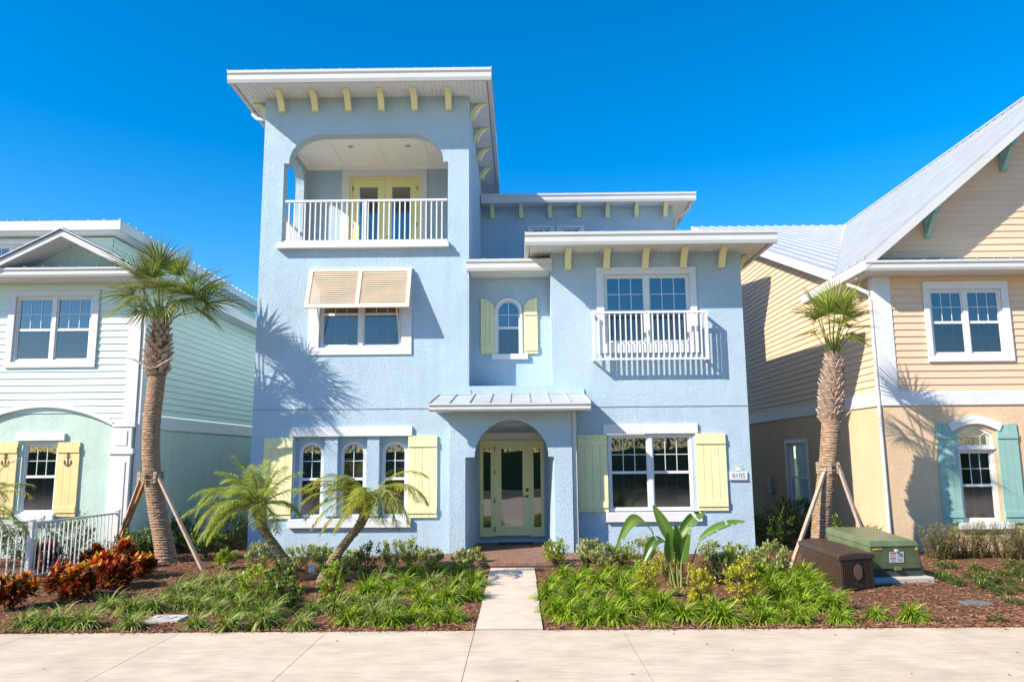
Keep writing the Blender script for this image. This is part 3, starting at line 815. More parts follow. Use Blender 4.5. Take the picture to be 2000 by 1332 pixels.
# tower roof
def flat_roof(x0, x1, y0, y1, z, wl, wr, wy, hipl=True, rise=.5, h=.25, label=None, gut=True, seams=.45):
    """low metal roof: soffit at z, fascia height h, walls at wl/wr/wy"""
    s = MB(); soffit(s, x0 + .12, x1 - .12, y0 + .12, wy - .002, z)
    if wl - x0 > .1: soffit(s, x0 + .12, wl - .002, wy, y1, z, 'y')
    if x1 - wr > .1: soffit(s, wr + .002, x1 - .12, wy, y1, z, 'y')
    RF = MB(); cx0, cx1 = x0 + .6, x1 - .6
    zt = z + h - .03
    RF.box(x0 + .06, x1 - .06, y0 + .06, y1, z + .035, zt)
    ym = (y0 + y1) / 2
    sheet_roof(RF, ((x0, y0, zt + .02), (x1, y0, zt + .02), (x1, ym, zt + .02 + rise), (x0, ym, zt + .02 + rise)), seams, .03)
    RF.face((x0, ym, zt + .02 + rise), (x1, ym, zt + .02 + rise), (x1, y1, zt + .02), (x0, y1, zt + .02))
    RF.face((x1, y0, zt + .02), (x1, y1, zt + .02), (x1, ym, zt + .02 + rise)); RF.face((x0, y0, zt + .02), (x0, ym, zt + .02 + rise), (x0, y1, zt + .02))
    rf = RF.build('roof', M['roof'], H, label=label)
    s.build('soffit', M['soffit'], rf)
    f = MB(); gutter(f, x0, x1, y0, z - .06, z + h)
    f.box(x0, x0 + .1, y0 + .12, y1, z - .02, z + h - .005); f.box(x1 - .1, x1, y0 + .12, y1, z - .02, z + h - .005)
    f.build('fascia', M['fascia'], rf)
    return rf
flat_roof(-6.92, -.58, 17.0, 25.5, 11.26, XL, XR, T0, rise=.25, h=.24, label='low white metal roof over the tower')
brackets(H, [-5.86, -5.02, -4.19, -3.36, -2.53, -1.68], T0, 11.25)
TB = lambda u, d, z: (XR - (d - 18.0) * 1.0, u, z)
brackets(H, [18.45, 19.9, 21.3, 22.8], 18.0, 11.25, T=TB, out=.42)
brackets(H, [18.3], 18.0, 11.25, T=lambda u, d, z: (XL + (d - 18.0), u, z), out=.42)
b = MB(); b.tube([(-6.84, 18.6, 11.25), (-6.84, 18.6, 11.12), (-6.70, 18.55, 10.98), (-6.44, 18.4, 10.88), (-6.36, 18.35, 10.75), (-6.36, 18.35, .2)], .045, 8)
b.build('downspout', M['fascia'], H)
# right block roof, third storey roof, recess roof
flat_roof(.18, 6.00, 17.0, 33.0, 7.17, BX0, BX1, T0, rise=.22, h=.24, label='low white metal roof over the right block')
brackets(H, [1.22, 2.15, 3.08, 4.00, 4.92], T0, 7.165, drop=.42)
brackets(H, [18.35], 18.0, 7.165, T=lambda u, d, z: (BX1 - (d - 18.0), u, z), out=.42)
flat_roof(-1.15, 5.74, 23.4, 31, 10.39, XR - .1, 5.12, TY, rise=.5, h=.22, label='metal roof over the set back third storey')
brackets(H, [-.80 + .94 * k for k in range(7)], TY, 10.385, out=.48, w=.13, drop=.40)
b = MB(); b.tube([(5.64, 23.8, 10.4), (5.6, 23.9, 10.2), (5.25, 24.05, 9.95), (5.18, 24.1, 9.75), (5.18, 24.1, 7.3)], .045, 8)
b.build('downspout', M['fascia'], H)
r_f = MB(); r_f.box(-1.16, .78, 18.1, RY - .002, 6.745, 6.93)
sheet_roof(r_f, ((-1.22, 17.97, 7.03), (.82, 17.97, 7.03), (.82, 18.8, 7.2), (-1.22, 18.8, 7.2)), .42)
r_f.face((-1.17, 18.8, 7.2), (.795, 18.8, 7.2), (.795, TY, 8.0), (-1.17, TY, 8.0))
rf = r_f.build('roof', M['roof'], H, label='small metal roof over the recess')
f = MB(); gutter(f, -1.24, .83, 17.93, 6.74, 7.03, .1); f.build('fascia', M['fascia'], rf)
s = MB(); soffit(s, -1.17, .79, 18.04, RY - .002, 6.73); s.build('soffit', M['soffit'], rf)
# porch
P0 = 17.5
PX0, PX1 = -1.59, 1.20
DY = 19.5; FZ = .17
w = MB()
po_h = [(-1.23, FZ, 2.28), (-1.02, FZ, 2.28)] + [(-.175 - .845 * math.cos(R(9 * i)), FZ, 2.28 + .84 * math.sin(R(9 * i))) for i in range(1, 20)] + [(.67, FZ, 2.28), (.79, FZ, 2.28)]
wall(w, PX0, PX1, -.1, 3.32, [po_h], P0, 0)
reveal(w, po_h[1:-1], P0, .3) if False else None
# arch soffit, ledges, inner walls that narrow towards the door
ar = [(x, hi) for x, lo, hi in po_h[1:-1]]
for (a, b), (c, e) in zip(ar, ar[1:]): w.face((a, P0, b), (a, P0 + .32, b), (c, P0 + .32, e), (c, P0, e))
w.face((-1.23, P0, 2.28), (-1.23, P0 + .32, 2.28), (-1.02, P0 + .32, 2.28), (-1.02, P0, 2.28)); w.face((.67, P0, 2.28), (.67, P0 + .32, 2.28), (.79, P0 + .32, 2.28), (.79, P0, 2.28))
for xa, xb, s_ in ((-1.23, -1.06, 1), (.79, .67, -1)):
    w.face((xa, P0, FZ), (xb, DY, FZ), (xb, DY, 2.28), (xa, P0, 2.28))
    w.face((xa, P0 + .32, 2.28), (xb, DY, 2.28), (xb, DY, 3.2), (xa, P0 + .32, 3.2))
wall(w, -1.24, .80, 2.27, 3.2, [[q for q in ([(x, 2.27, hi) for x, lo, hi in po_h])]], P0 + .32, 0)
wall(w, -1.1, .72, FZ, 3.2, [rect(-1.0, .62, .32, 2.70)], DY, .05)
w.face((PX0, P0, -.1), (PX0, T0, -.1), (PX0, T0, 3.32), (PX0, P0, 3.32)); w.face((PX1, P0, -.1), (PX1, T0, -.1), (PX1, T0, 3.32), (PX1, P0, 3.32))
w.build('wall', M['blue'], H, label='porch walls with arched entrance')
b = MB(); b.box(-1.24, .8, P0 + .321, DY - .001, 3.2, 3.24); b.build('porch_ceiling', M['soffit'], H)
trimbox(H, [(-1.05, .66, DY - .05, DY - .002, 2.72, 2.89)], 'soffit', 'door_head')
# front door with sidelights
F_ = MB()
for a, b in ((-1.0, -.95), (-.69, -.63), (.26, .32), (.57, .62)): F_.box(a, b, DY - .02, DY + .08, .32, 2.70)
F_.box(-.95, .57, DY - .018, DY + .08, 2.655, 2.698)
for a, b in ((-.95, -.69), (.32, .57)): F_.box(a, b, DY - .01, DY + .06, .32, .54); F_.box(a, b, DY - .01, DY + .06, 2.50, 2.654); F_.box(a, a + .035, DY - .01, DY + .06, .54, 2.5); F_.box(b - .035, b, DY - .01, DY + .06, .54, 2.5)
DF = F_.build('door_frame', M['door'], H)
for a, b in ((-.915, -.725), (.355, .535)):
    q = MB(); q.face((a, DY + .03, .54), (b, DY + .03, .54), (b, DY + .03, 2.5), (a, DY + .03, 2.5)); q.build('sidelight_glass', M['glass'], DF)
    q = MB(); z = 2.49
    while z > .55: q.face((a, DY + .045, z), (b, DY + .045, z), (b, DY + .06, z + .014), (a, DY + .06, z + .014)); z -= .035
    q.build('blind', M['blind'], DF)
q = MB(); q.box(-1.0, .62, DY + .45, DY + .47, .3, 2.72); q.build('dark_interior', M['dark'], DF)
D = leafdoor(H, -.628, .258, .34, 2.653, DY + .005, -.47, .09, .56, 2.50, name='front_door')
h = MB(); h.box(.155, .225, DY - .02, DY + .004, 1.42, 1.50); h.tube([(.19, DY - .02, 1.30), (.19, DY + .004, 1.30)], .03, 10); h.beam((.19, DY - .035, 1.30), (.09, DY - .035, 1.30), .022); h.build('handle', M['brass'], D)
h = MB()
for z in (.5, 1.2, 1.9, 2.5): h.box(-.64, -.615, DY - .028, DY + .004, z - .06, z + .06)
h.build('hinge', M['black'], D)
trimbox(H, [(-1.0, .62, DY - .06, DY + .05, .295, .319)], 'grey', 'threshold')
# porch slab in brick pavers
s = MB(); s.box(-1.66, 1.27, 15.86, P0 - .001, -.1, FZ - .004); s.box(-1.22, .78, P0, DY - .001, -.1, FZ - .004)
st = s.build('stoop', M['joint'], H)
s = MB(); rr = random.Random(5)
y = 15.85; row = 0
while y < DY - .02:
    xl, xr = (-1.66, 1.27) if y < P0 - .06 else (-1.2, .77)
    x = xl - (.1 if row % 2 else 0)
    while x < xr:
        a, b = max(x, xl) + .003, min(x + .2, xr) - .003
        if b - a > .02:
            zz = FZ + rr.uniform(-.001, .002); s.box(a, b, y + .003, min(y + .1, DY) - .003, FZ - .06, zz)
        x += .2
    y += .1; row += 1
s.build('brick_pavers', M['pavers'], st)
# porch roof
r_f = MB(); r_f.prism([(-1.96, 3.44), (1.56, 3.44), (1.56, 3.40), (-1.96, 3.40)], 17.02, 17.99)
sheet_roof(r_f, ((-2.0, 16.93, 3.47), (1.60, 16.93, 3.47), (1.52, 17.99, 3.74), (-1.90, 17.99, 3.74)), .45, .03)
r_f.face((-2.0, 16.93, 3.47), (-1.90, 17.99, 3.74), (-1.9, 17.99, 3.44), (-2.0, 16.93, 3.44)); r_f.face((1.60, 16.93, 3.47), (1.52, 17.99, 3.74), (1.52, 17.99, 3.44), (1.6, 16.93, 3.44))
rf = r_f.build('roof', M['roof'], H, label='standing seam porch roof')
f = MB(); gutter(f, -2.0, 1.60, 16.88, 3.29, 3.47, .12); f.build('fascia', M['fascia'], rf)
s = MB(); s.box(-1.95, 1.55, 17.0, 17.49, 3.33, 3.38); s.box(-1.95, PX0 - .002, 17.49, 17.99, 3.33, 3.38); s.box(PX1 + .002, 1.55, 17.49, 17.99, 3.33, 3.38); s.build('soffit', M['soffit'], rf)
trimbox(H, [(-1.93, XR + .05, T0 - .025, T0 - .002, 3.74, 3.86), (BX0 - .04, 1.56, T0 - .025, T0 - .002, 3.74, 3.86), (XR + .051, BX0 - .041, T0 - .015, T0 - .003, 3.74, 3.80)], 'blue', 'roof_flashing')
b = MB(); b.box(1.215, 1.315, 17.56, 17.66, .32, 3.30)
b.build('downspout', M['fascia'], H)
b = MB(); b.beam((1.265, 17.61, .36), (1.30, 17.55, .20), .1); b.beam((1.29, 17.57, .20), (1.46, 17.42, .12), .1); b.build('downspout_elbow', M['fascia'], H)
# doorbell
trimbox(H, [(.70, .715, 18.9, 18.98, 1.2, 1.38)], 'white', 'doorbell', 0)

# house number plaque
NS = thing('house_number_plaque', 'small white plaque with number 8105 beside the right shutter of the blue house', 'house number', (5.085, 17.99, 1.8))
q = MB(); q.box(4.88, 5.29, 17.962, 17.985, 1.72, 1.90); q.build('plaque', M['sticker'], NS, bevel=.004)
q = MB(); q.prism([(4.91, 1.902), (5.26, 1.902), (5.20, 1.945), (5.16, 2.01), (5.085, 2.05), (5.01, 2.01), (4.97, 1.945)], 17.966, 17.982); q.build('crest', M['sage'], NS)
q = MB(); q.prism(arc(5.085, 1.925, .055, .075, 0, 180, 10), 17.958, 17.966); q.build('shell', M['sticker'], NS)
q = MB(); q.box(4.87, 5.30, 17.96, 17.984, 1.70, 1.718); q.build('frame_edge', M['grey'], NS)
def text(s, size, loc, mt, name, parent, bold=.0):
    cu = bpy.data.curves.new(name, 'FONT'); cu.body = s; cu.size = size; cu.extrude = .002; cu.offset = bold; cu.align_x = 'CENTER'; cu.align_y = 'CENTER'
    t = bpy.data.objects.new(name, cu); COL.objects.link(t)
    bpy.context.view_layer.update()
    me = bpy.data.meshes.new_from_object(t.evaluated_get(bpy.context.evaluated_depsgraph_get()))
    bpy.data.objects.remove(t)
    o = bpy.data.objects.new(name, me); COL.objects.link(o); me.materials.clear(); me.materials.append(M[mt])
    o.rotation_euler = (R(90), 0, 0); o.parent = parent; o.location = Vector(loc) - ORG[parent]
    return o
text("8105", .155, (5.085, 17.957, 1.81), 'grey', 'numerals', NS, .002)

# ================================================================== GREEN HOUSE (left)
G = thing('mint_house', 'mint green two storey house with lap siding and ochre shutters at the left', 'house', (-11.5, 18, 0))
GX = -9.10
w = MB()
def gtop(x): 
    return 3.14 if abs(x + 11.24) > 1.62 else 3.14 + .40 * (1 - ((x + 11.24) / 1.62) ** 2)
gtop.brk = [-11.24 + 1.62 * k / 10 for k in range(-10, 11)]
wall(w, -17.5, GX, -.1, gtop, [rect(-11.70, -10.85, 1.06, 2.70), rect(-15.0, -14.2, 1.06, 2.7)], T0, .1)
w.face((GX, T0, -.1), (GX, 33, -.1), (GX, 33, 3.05), (GX, T0, 3.05))
w.build('wall', M['green_st'], G, label='mint stucco lower wall')
s = MB(); siding(s, -17.5, GX - .02, 3.40, 6.58, T0, [(-12.15, -10.28, 4.62, 6.22), (-16.6, -14.6, 4.62, 6.22)], .165)
z = 3.14                       # cut courses beside and above the curved head
while z < 3.41:
    t = (z - 3.14 + .08) / .40
    hx = 1.62 * math.sqrt(max(0, 1 - t)) if t < 1 else 0
    for a, b in ((-17.5, -11.24 - hx - .02), (-11.24 + hx + .02, GX - .02)):
        s.face((a, T0 - .022, z), (b, T0 - .022, z), (b, T0, z + .13), (a, T0, z + .13))
    z += .13
sg = MB(sideT(GX, -1)); siding(sg, T0 + .02, 33, 3.38, 6.6, 0, [], .165)
base_i = len(s.v); s.f += [[i + base_i for i in fc] for fc in sg.f]; s.v += sg.v
s.build('siding', M['green_sd'], G)
b = MB(); b.strip([(-11.24 + 1.72 * k / 14, 3.17 + .46 * (1 - (k / 14) ** 2)) for k in range(-14, 15)], [(-11.24 + 1.64 * k / 14, 3.10 + .43 * (1 - (k / 14) ** 2)) for k in range(-14, 15)], T0 - .09, T0 - .004)
b.box(-9.58, GX + .05, T0 - .09, T0 - .004, 3.06, 3.16); b.build('arch_moulding', M['white'], G)
trimbox(G, [(-9.58, GX - .0, T0 - .10, T0 - .003, -.05, 2.42), (-9.62, GX + .07, T0 - .13, T0 - .003, 2.42, 2.55), (-9.56, GX - .0, T0 - .09, T0 - .003, 2.55, 3.03), (-9.50, GX - .10, T0 - .115, T0 - .101, .3, 2.25), (-9.48, GX - .10, T0 - .105, T0 - .091, 2.62, 2.97)], 'white', 'corner_column', .01)
trimbox(G, [(-9.36, GX + .03, T0 - .035, T0 - .002, 3.17, 6.56), (GX + .002, GX + .03, T0 - .001, T0 + .14, 3.36, 6.56), (GX + .002, GX + .03, T0, 33, 3.03, 3.36)], 'trim', 'corner_trim')
b = MB(); b.box(GX + .04, GX + .12, T0 - .0, T0 + .09, .1, 6.5); b.build('downspout', M['trim'], G)
window(G, -12.15, -10.28, 4.62, 6.22, T0 - .01, glass_up='gsky', split=.49)
surround(G, -12.31, -10.12, 4.48, 6.36, -12.15, -10.28, 4.62, 6.22, T0 - .02, .04)
window(G, -16.6, -14.6, 4.62, 6.22, T0 - .01, glass_up='gsky')
surround(G, -16.75, -14.45, 4.48, 6.36, -16.6, -14.6, 4.62, 6.22, T0 - .02, .04)
window(G, -15.0, -14.2, 1.06, 2.70, T0 + .03, 1, 3, 2)
window(G, -11.70, -10.85, 1.06, 2.70, T0 + .03, 1, 3, 2, split=.52, curtain=True)
trimbox(G, [(-11.86, -10.70, T0 - .07, T0 - .002, 2.75, 2.92)], 'white', 'window_head')
trimbox(G, [(-11.80, -10.80, T0 - .12, T0 + .03, .90, 1.055)], 'white', 'window_sill')
def anchor(parent, x, z, y):
    a = MB(); a.strip(arc(x, z + .13, .035, .035, 0, 360, 14), arc(x, z + .13, .018, .018, 0, 360, 14), y - .012, y)
    a.box(x - .01, x + .01, y - .012, y, z - .14, z + .095); a.box(x - .05, x + .05, y - .0125, y - .001, z + .055, z + .073)
    a.strip(arc(x, z - .05, .085, .10, 180, 360, 16), arc(x, z - .045, .066, .075, 180, 360, 16), y - .0115, y - .001)
    for s_ in (-1, 1): a.prism([(x + s_ * .105, z - .065), (x + s_ * .075, z - .005), (x + s_ * .055, z - .065)], y - .0118, y - .0005)
    a.build('anchor_cutout', M['boxpl'], parent)
for a, b in ((-12.33, -11.80), (-10.85, -10.33)):
    S_ = shutter(G, a, b, 1.0, 2.71, T0, M['ochre'], 3); anchor(S_, (a + b) / 2, 2.30, T0 - .046)
# eaves, pediment, lower roof
s = MB(); soffit(s, -17.5, -8.7, 17.45, 17.97, 6.54); soffit(s, GX + .03, -8.7, 17.98, 33, 6.54, 'y')
rf_ = MB(); sheet_roof(rf_, ((-17.5, 17.38, 6.76), (-8.60, 17.38, 6.76), (-11.5, 21.0, 7.9), (-17.5, 21.0, 7.9)), .42)
rf_.face((-8.6, 17.38, 6.76), (-8.6, 33, 6.76), (-11.5, 33, 7.9), (-11.5, 21, 7.9)); rf_.box(-17.5, -8.72, 17.47, 33, 6.58, 6.74)
rf = rf_.build('roof', M['roof'], G, label='lower metal roof'); s.build('soffit', M['soffit'], rf)
f = MB(); gutter(f, -17.5, -8.6, 17.33, 6.56, 6.78, .12)
f.box(-8.70, -8.60, 17.45, 33, 6.53, 6.77); f.build('gutter', M['fascia'], rf)
PA = -10.77
w = MB(); w.f.append([w.p(x, 17.98, z) for x, z in ((-12.6, 6.75), (-8.95, 6.75), (PA, 7.62))]); w.build('gable_wall', M['green_st'], G)
b = MB(); pk = 7.66
for s_ in (-1, 1):
    e = PA + s_ * 1.85
    b.strip([(PA, pk), (e, pk - .925)], [(PA, pk - .14), (e, pk - 1.065)], 17.28, 17.33)
    b.strip([(PA, pk - .12), (e, pk - 1.045)], [(PA, pk - .15), (e, pk - 1.075)], 17.335, 17.97)
b.build('gable_rake', M['fascia'], G)
b = MB()
for s_ in (-1, 1): sheet_roof(b, ((PA + s_ * 1.9, 17.25, pk - .92), (PA + s_ * 1.9, 21, pk - .92), (PA, 21, pk + .03), (PA, 17.25, pk + .03)), .45, .025)
b.box(PA - .06, PA + .06, 17.24, 21, pk + .02, pk + .06)
b.build('roof', M['roof'], G, label='small gable roof')
b = MB(); sheet_roof(b, ((-12.5, 17.36, 6.80), (-9.05, 17.36, 6.80), (-9.05, 17.97, 6.92), (-12.5, 17.97, 6.92)), .42, .025); b.build('pent_roof', M['roof'], G)
# set back upper storey
UX = -11.62
s = MB(); siding(s, -17.5, UX, 7.0, 8.62, 21.1, [(-15.2, -13.9, 7.8, 8.42)], .165)
sg = MB(sideT(UX, -1)); siding(sg, 21.1, 33, 7.0, 8.62, 0, [], .165); base_i = len(s.v); s.f += [[i + base_i for i in fc] for fc in sg.f]; s.v += sg.v
s.build('siding', M['green_sd'], G)
window(G, -15.2, -13.9, 7.6, 8.42, 21.1, 2, 2, 2, glass_up='gsky', split=.1, fw=.06, low_grid=False)
surround(G, -15.35, -13.75, 7.45, 8.55, -15.2, -13.9, 7.6, 8.42, 21.08, .04)
s = MB(); soffit(s, -17.5, -11.2, 20.55, 21.07, 8.66); soffit(s, UX + .03, -11.2, 21.1, 33, 8.66, 'y')
rf_ = MB(); sheet_roof(rf_, ((-17.5, 20.48, 8.94), (-11.12, 20.48, 8.94), (-13.6, 24, 9.7), (-17.5, 24, 9.7)), .45, .04)
sheet_roof(rf_, ((-11.12, 33, 8.94), (-11.12, 20.48, 8.94), (-13.6, 24, 9.7), (-13.6, 33, 9.7)), .45, .04); rf_.box(-17.5, -11.25, 20.6, 33, 8.70, 8.92)
rf = rf_.build('roof', M['roof'], G, label='upper metal roof'); s.build('soffit', M['soffit'], rf)
f = MB(); f.box(-17.5, -11.12, 20.48, 20.58, 8.66, 8.93); f.box(-11.22, -11.12, 20.58, 33, 8.66, 8.93); f.build('fascia', M['fascia'], rf)

# ================================================================== YELLOW HOUSE (right)
Y = thing('peach_house', 'peach yellow house with steep white metal gable roof and teal shutters', 'house', (12, 18, 0))
YX = 8.55
w = MB()
wy = [rect(10.22, 11.06, .72, 2.36), [(10.22 + .84 * k / 10, 2.42, 2.72 + .18 * math.sin(math.pi * k / 10)) for k in range(11)]]
wall(w, YX, 22.5, -.1, 3.42, wy, T0, .1)
wl = MB(sideT(YX)); wall(wl, T0, 36, -.1, 3.42, [rect(22.9, 24.6, .55, 2.62)], 0, .1); base_i = len(w.v); w.f += [[i + base_i for i in fc] for fc in wl.f]; w.v += wl.v
w.build('wall', M['yellow_st'], Y, label='peach stucco lower wall')
s = MB(); siding(s, 8.9, 22.5, 3.72, 6.55, T0, [(9.85, 11.60, 4.55, 6.18), (13.5, 15.3, 4.55, 6.18)], .165)
RS, RX0, RZ0, RRX, RRZ = .83, 8.15, 6.80, 15.5, 12.9
siding(s, 8.5, 22.5, 6.95, 12.7, T0, [], .165, top=lambda z: (RX0 + (z - RZ0 + .12) / RS, 2 * RRX - RX0 - (z - RZ0 + .12) / RS))
sg = MB(sideT(YX, 1)); siding(sg, T0 + .15, 36, 3.72, 12.8, 0, [(29.3, 30.6, 7.9, 9.6)], .165, .022, top=lambda z: (18.1 if z < 6.72 else 19.3 + (z - 6.80) / .388, 36))
base_i = len(s.v); s.f += [[i + base_i for i in fc] for fc in sg.f]; s.v += sg.v
s.build('siding', M['yellow_sd'], Y)
trimbox(Y, [(YX - .01, 22.5, T0 - .035, T0 - .002, 3.40, 3.72), (YX - .035, YX - .002, T0 + .001, 36, 3.40, 3.72), (YX - .02, 8.95, T0 - .034, T0 - .003, 3.721, 6.52), (YX - .034, YX - .003, T0 - .002, T0 + .16, 3.721, 6.52)], 'trim', 'corner_trim')
window(Y, 9.85, 11.58, 4.57, 6.17, T0 - .015, glass_up='gsky', split=.5, blind=False)
surround(Y, 9.72, 11.75, 4.42, 6.36, 9.85, 11.58, 4.57, 6.17, T0 - .02, .04, 'white')
window(Y, 13.5, 15.3, 4.57, 6.17, T0 - .015, glass_up='gsky')
surround(Y, 13.37, 15.43, 4.42, 6.36, 13.5, 15.3, 4.57, 6.17, T0 - .02, .04, 'white')
# arched ground floor window
window(Y, 10.22, 11.06, .72, 2.36, T0 + .04, 1, 3, 2, split=.5, blind=False, curtain=True)
b = MB()
ctop = [(10.22 + .84 * k / 12, 2.72 + .18 * math.sin(math.pi * k / 12)) for k in range(13)]
cin = [(10.27 + .74 * k / 12, 2.68 + .17 * math.sin(math.pi * k / 12)) for k in range(13)]
b.strip(ctop, cin, T0 + .03, T0 + .09); b.box(10.22, 10.27, T0 + .03, T0 + .09, 2.42, 2.70); b.box(11.01, 11.06, T0 + .03, T0 + .09, 2.42, 2.70); b.box(10.27, 11.01, T0 + .03, T0 + .09, 2.42, 2.47)
FW = b.build('transom_window', M['white'], Y)
b = MB(); b.f.append([b.p(x, T0 + .06, z) for x, z in [(10.27, 2.47)] + cin + [(11.01, 2.47)]]); b.build('glass', M['glass'], FW)
b = MB(); b.box(10.48, 10.80, T0 + .05, T0 + .058, 2.66, 2.68); b.box(10.48, 10.50, T0 + .05, T0 + .058, 2.47, 2.66); b.box(10.78, 10.80, T0 + .05, T0 + .058, 2.47, 2.66); b.box(10.63, 10.65, T0 + .05, T0 + .058, 2.68, 2.86)
b.beam((10.49, T0 + .054, 2.67), (10.30, T0 + .054, 2.78), .016); b.beam((10.79, T0 + .054, 2.67), (10.98, T0 + .054, 2.78), .016); b.build('muntins', M['white'], FW)
b = MB(); b.box(10.1, 11.2, T0 + .5, T0 + .52, .6, 3.0); b.build('dark_interior', M['dark'], FW)
trimbox(Y, [(10.205, 11.075, T0 - .03, T0 + .03, 2.36, 2.42)], 'white', 'transom_bar')
b = MB(); b.strip([(10.02 + 1.26 * k / 14, 2.84 + .30 * math.sin(math.pi * (.12 + .76 * k / 14)) ) for k in range(15)], [(10.10 + 1.10 * k / 14, 2.68 + .28 * math.sin(math.pi * (.12 + .76 * k / 14))) for k in range(15)], T0 - .07, T0 - .002); b.build('arch_head', M['white'], Y)
ty = lambda x: 2.74 + .22 * math.sqrt(max(0, 1 - ((x - 9.74) / .52) ** 2)); ty2 = lambda x: 2.74 + .22 * math.sqrt(max(0, 1 - ((x - 11.62) / .52) ** 2))
shutter(Y, 9.74, 10.19, .69, 2.9, T0, M['teal'], 3, top=ty, battens=(.90, .09)); shutter(Y, 11.14, 11.61, .69, 2.9, T0, M['teal'], 3, top=ty2, battens=(.90, .09))
trimbox(Y, [(10.05, 11.3, T0 - .10, T0 + .03, .56, .70)], 'white', 'window_sill')
# side windows
TS = sideT(YX)
window(Y, 22.9, 24.6, .55, 2.62, .03, 1, 1, 1, T=TS, blind=False, grid=False)
surround(Y, 22.78, 24.72, .43, 2.74, 22.9, 24.6, .55, 2.62, 0, .04, 'white', T=TS)
window(Y, 29.3, 30.6, 7.9, 9.6, .0, 1, 1, 1, T=TS, blind=False, grid=False)
surround(Y, 29.1, 30.8, 7.7, 9.8, 29.3, 30.6, 7.9, 9.6, -.02, .04, 'white', T=TS)
trimbox(Y, [(YX - .14, YX - .002, 26.0, 26.35, 1.0, 1.5)], 'grey', 'meter_box')
# pent eave and gutters
s = MB(); soffit(s, 8.2, 22.5, 17.44, T0 - .003, 6.50); soffit(s, 8.2, YX - .003, T0, 21.4, 6.50, 'y')
b = MB(); sheet_roof(b, ((8.15, 17.36, 6.72), (22.5, 17.36, 6.72), (22.5, T0 - .002, 6.93), (8.7, T0 - .002, 6.93)), .42, .03); b.box(8.22, 22.5, 17.46, T0 - .003, 6.535, 6.70)
rf = b.build('pent_roof', M['roof'], Y); s.build('soffit', M['soffit'], rf)
f = MB(); gutter(f, 8.12, 22.5, 17.32, 6.50, 6.74, .12); f.box(8.10, 8.20, 17.36, 21.4, 6.52, 6.76); f.build('gutter', M['fascia'], rf)
# main gable roof and cross roof
b = MB()
sheet_roof(b, ((RX0, 17.38, RZ0), (RX0, 19.35, RZ0), (RRX, 34.7, RRZ), (RRX, 17.38, RRZ)), 3.0, .001)
nrib = 40                       # ribs run up the slope
for k in range(nrib):
    yy = 17.40 + .43 * k
    if yy > 34.6: break
    xa = RX0 if yy < 19.35 else RX0 + (RRX - RX0) * (yy - 19.35) / (34.7 - 19.35)
    b.beam((xa, yy, RZ0 + (xa - RX0) * RS + .02), (RRX, yy, RRZ + .02), .05, .06)
b.face((RRX, 17.38, RRZ), (RRX, 34.7, RRZ), (2 * RRX - RX0, 34.7, RZ0), (2 * RRX - RX0, 17.38, RZ0))
b.box(RRX - .1, RRX + .1, 17.36, 34.7, RRZ, RRZ + .05)
b.build('roof', M['roof'], Y, label='steep white metal gable roof')
b = MB(); b.face((8.22, 19.3, 6.90), (8.22, 34.7, 12.9), (RRX, 34.7, 12.9))
for k in range(17):
    xa = 8.25 + .43 * k; yy = 19.3 + (xa - 8.22) / (RRX - 8.22) * 15.4
    b.beam((xa, yy, 6.90 + (yy - 19.3) * .3896 + .014), (xa, 34.7, 12.914), .05, .05)
b.face((8.22, 34.7, 12.9), (22, 34.7, 12.9), (22, 44, 9), (8.22, 44, 9))
b.build('roof', M['roof'], Y, label='white metal cross roof behind')
b = MB(); b.beam((RX0 + .1, 19.3, 6.86), (RRX, 34.7, 12.94), .25, .03); b.build('valley_flashing', M['fascia'], Y)
T2 = lambda u, d, z: (d, u, z)
b = MB(T2); b.strip([(19.0, 6.80), (34.75, 12.93)], [(19.0, 6.55), (34.75, 12.68)], 8.20, 8.26); b.strip([(19.0, 6.56), (34.75, 12.69)], [(19.0, 6.53), (34.75, 12.66)], 8.261, 8.548); b.build('rake_fascia', M['fascia'], Y)
b = MB()
for s_ in (-1, 1):
    e = RRX + s_ * (RRX - RX0); 
    b.strip([(RRX, RRZ - .01), (e, RZ0 - .01)], [(RRX, RRZ - .24), (e, RZ0 - .24)], 17.34, 17.39)
    b.strip([(RRX, RRZ - .20), (e, RZ0 - .20)], [(RRX, RRZ - .23), (e, RZ0 - .23)], 17.395, T0 - .003)
    b.strip([(RRX, RRZ - .232), (e, RZ0 - .232)], [(RRX, RRZ - .36), (e, RZ0 - .36)], T0 - .05, T0 - .025)
b.build('gable_rake', M['fascia'], Y)
for x in (9.95, 11.95):
    zt = RZ0 + (x - RX0) * RS - .24
    b = MB(); b.box(x - .07, x + .07, T0 - .12, T0 - .024, zt - .62, zt - .08); b.beam((x, 17.42, zt - .06), (x, T0 - .03, zt - .06), .12, .12); b.beam((x, 17.55, zt - .10), (x, T0 - .08, zt - .52), .09, .09)
    b.build('bracket', M['teal'], Y)
b = MB(); b.tube([(8.17, 18.5, 6.52), (8.17, 18.5, 6.42), (8.3, 18.3, 6.30), (8.46, 18.06, 6.12), (8.48, 18.02, 5.95), (8.48, 17.98, .15)], .045, 8); b.build('downspout', M['fascia'], Y)

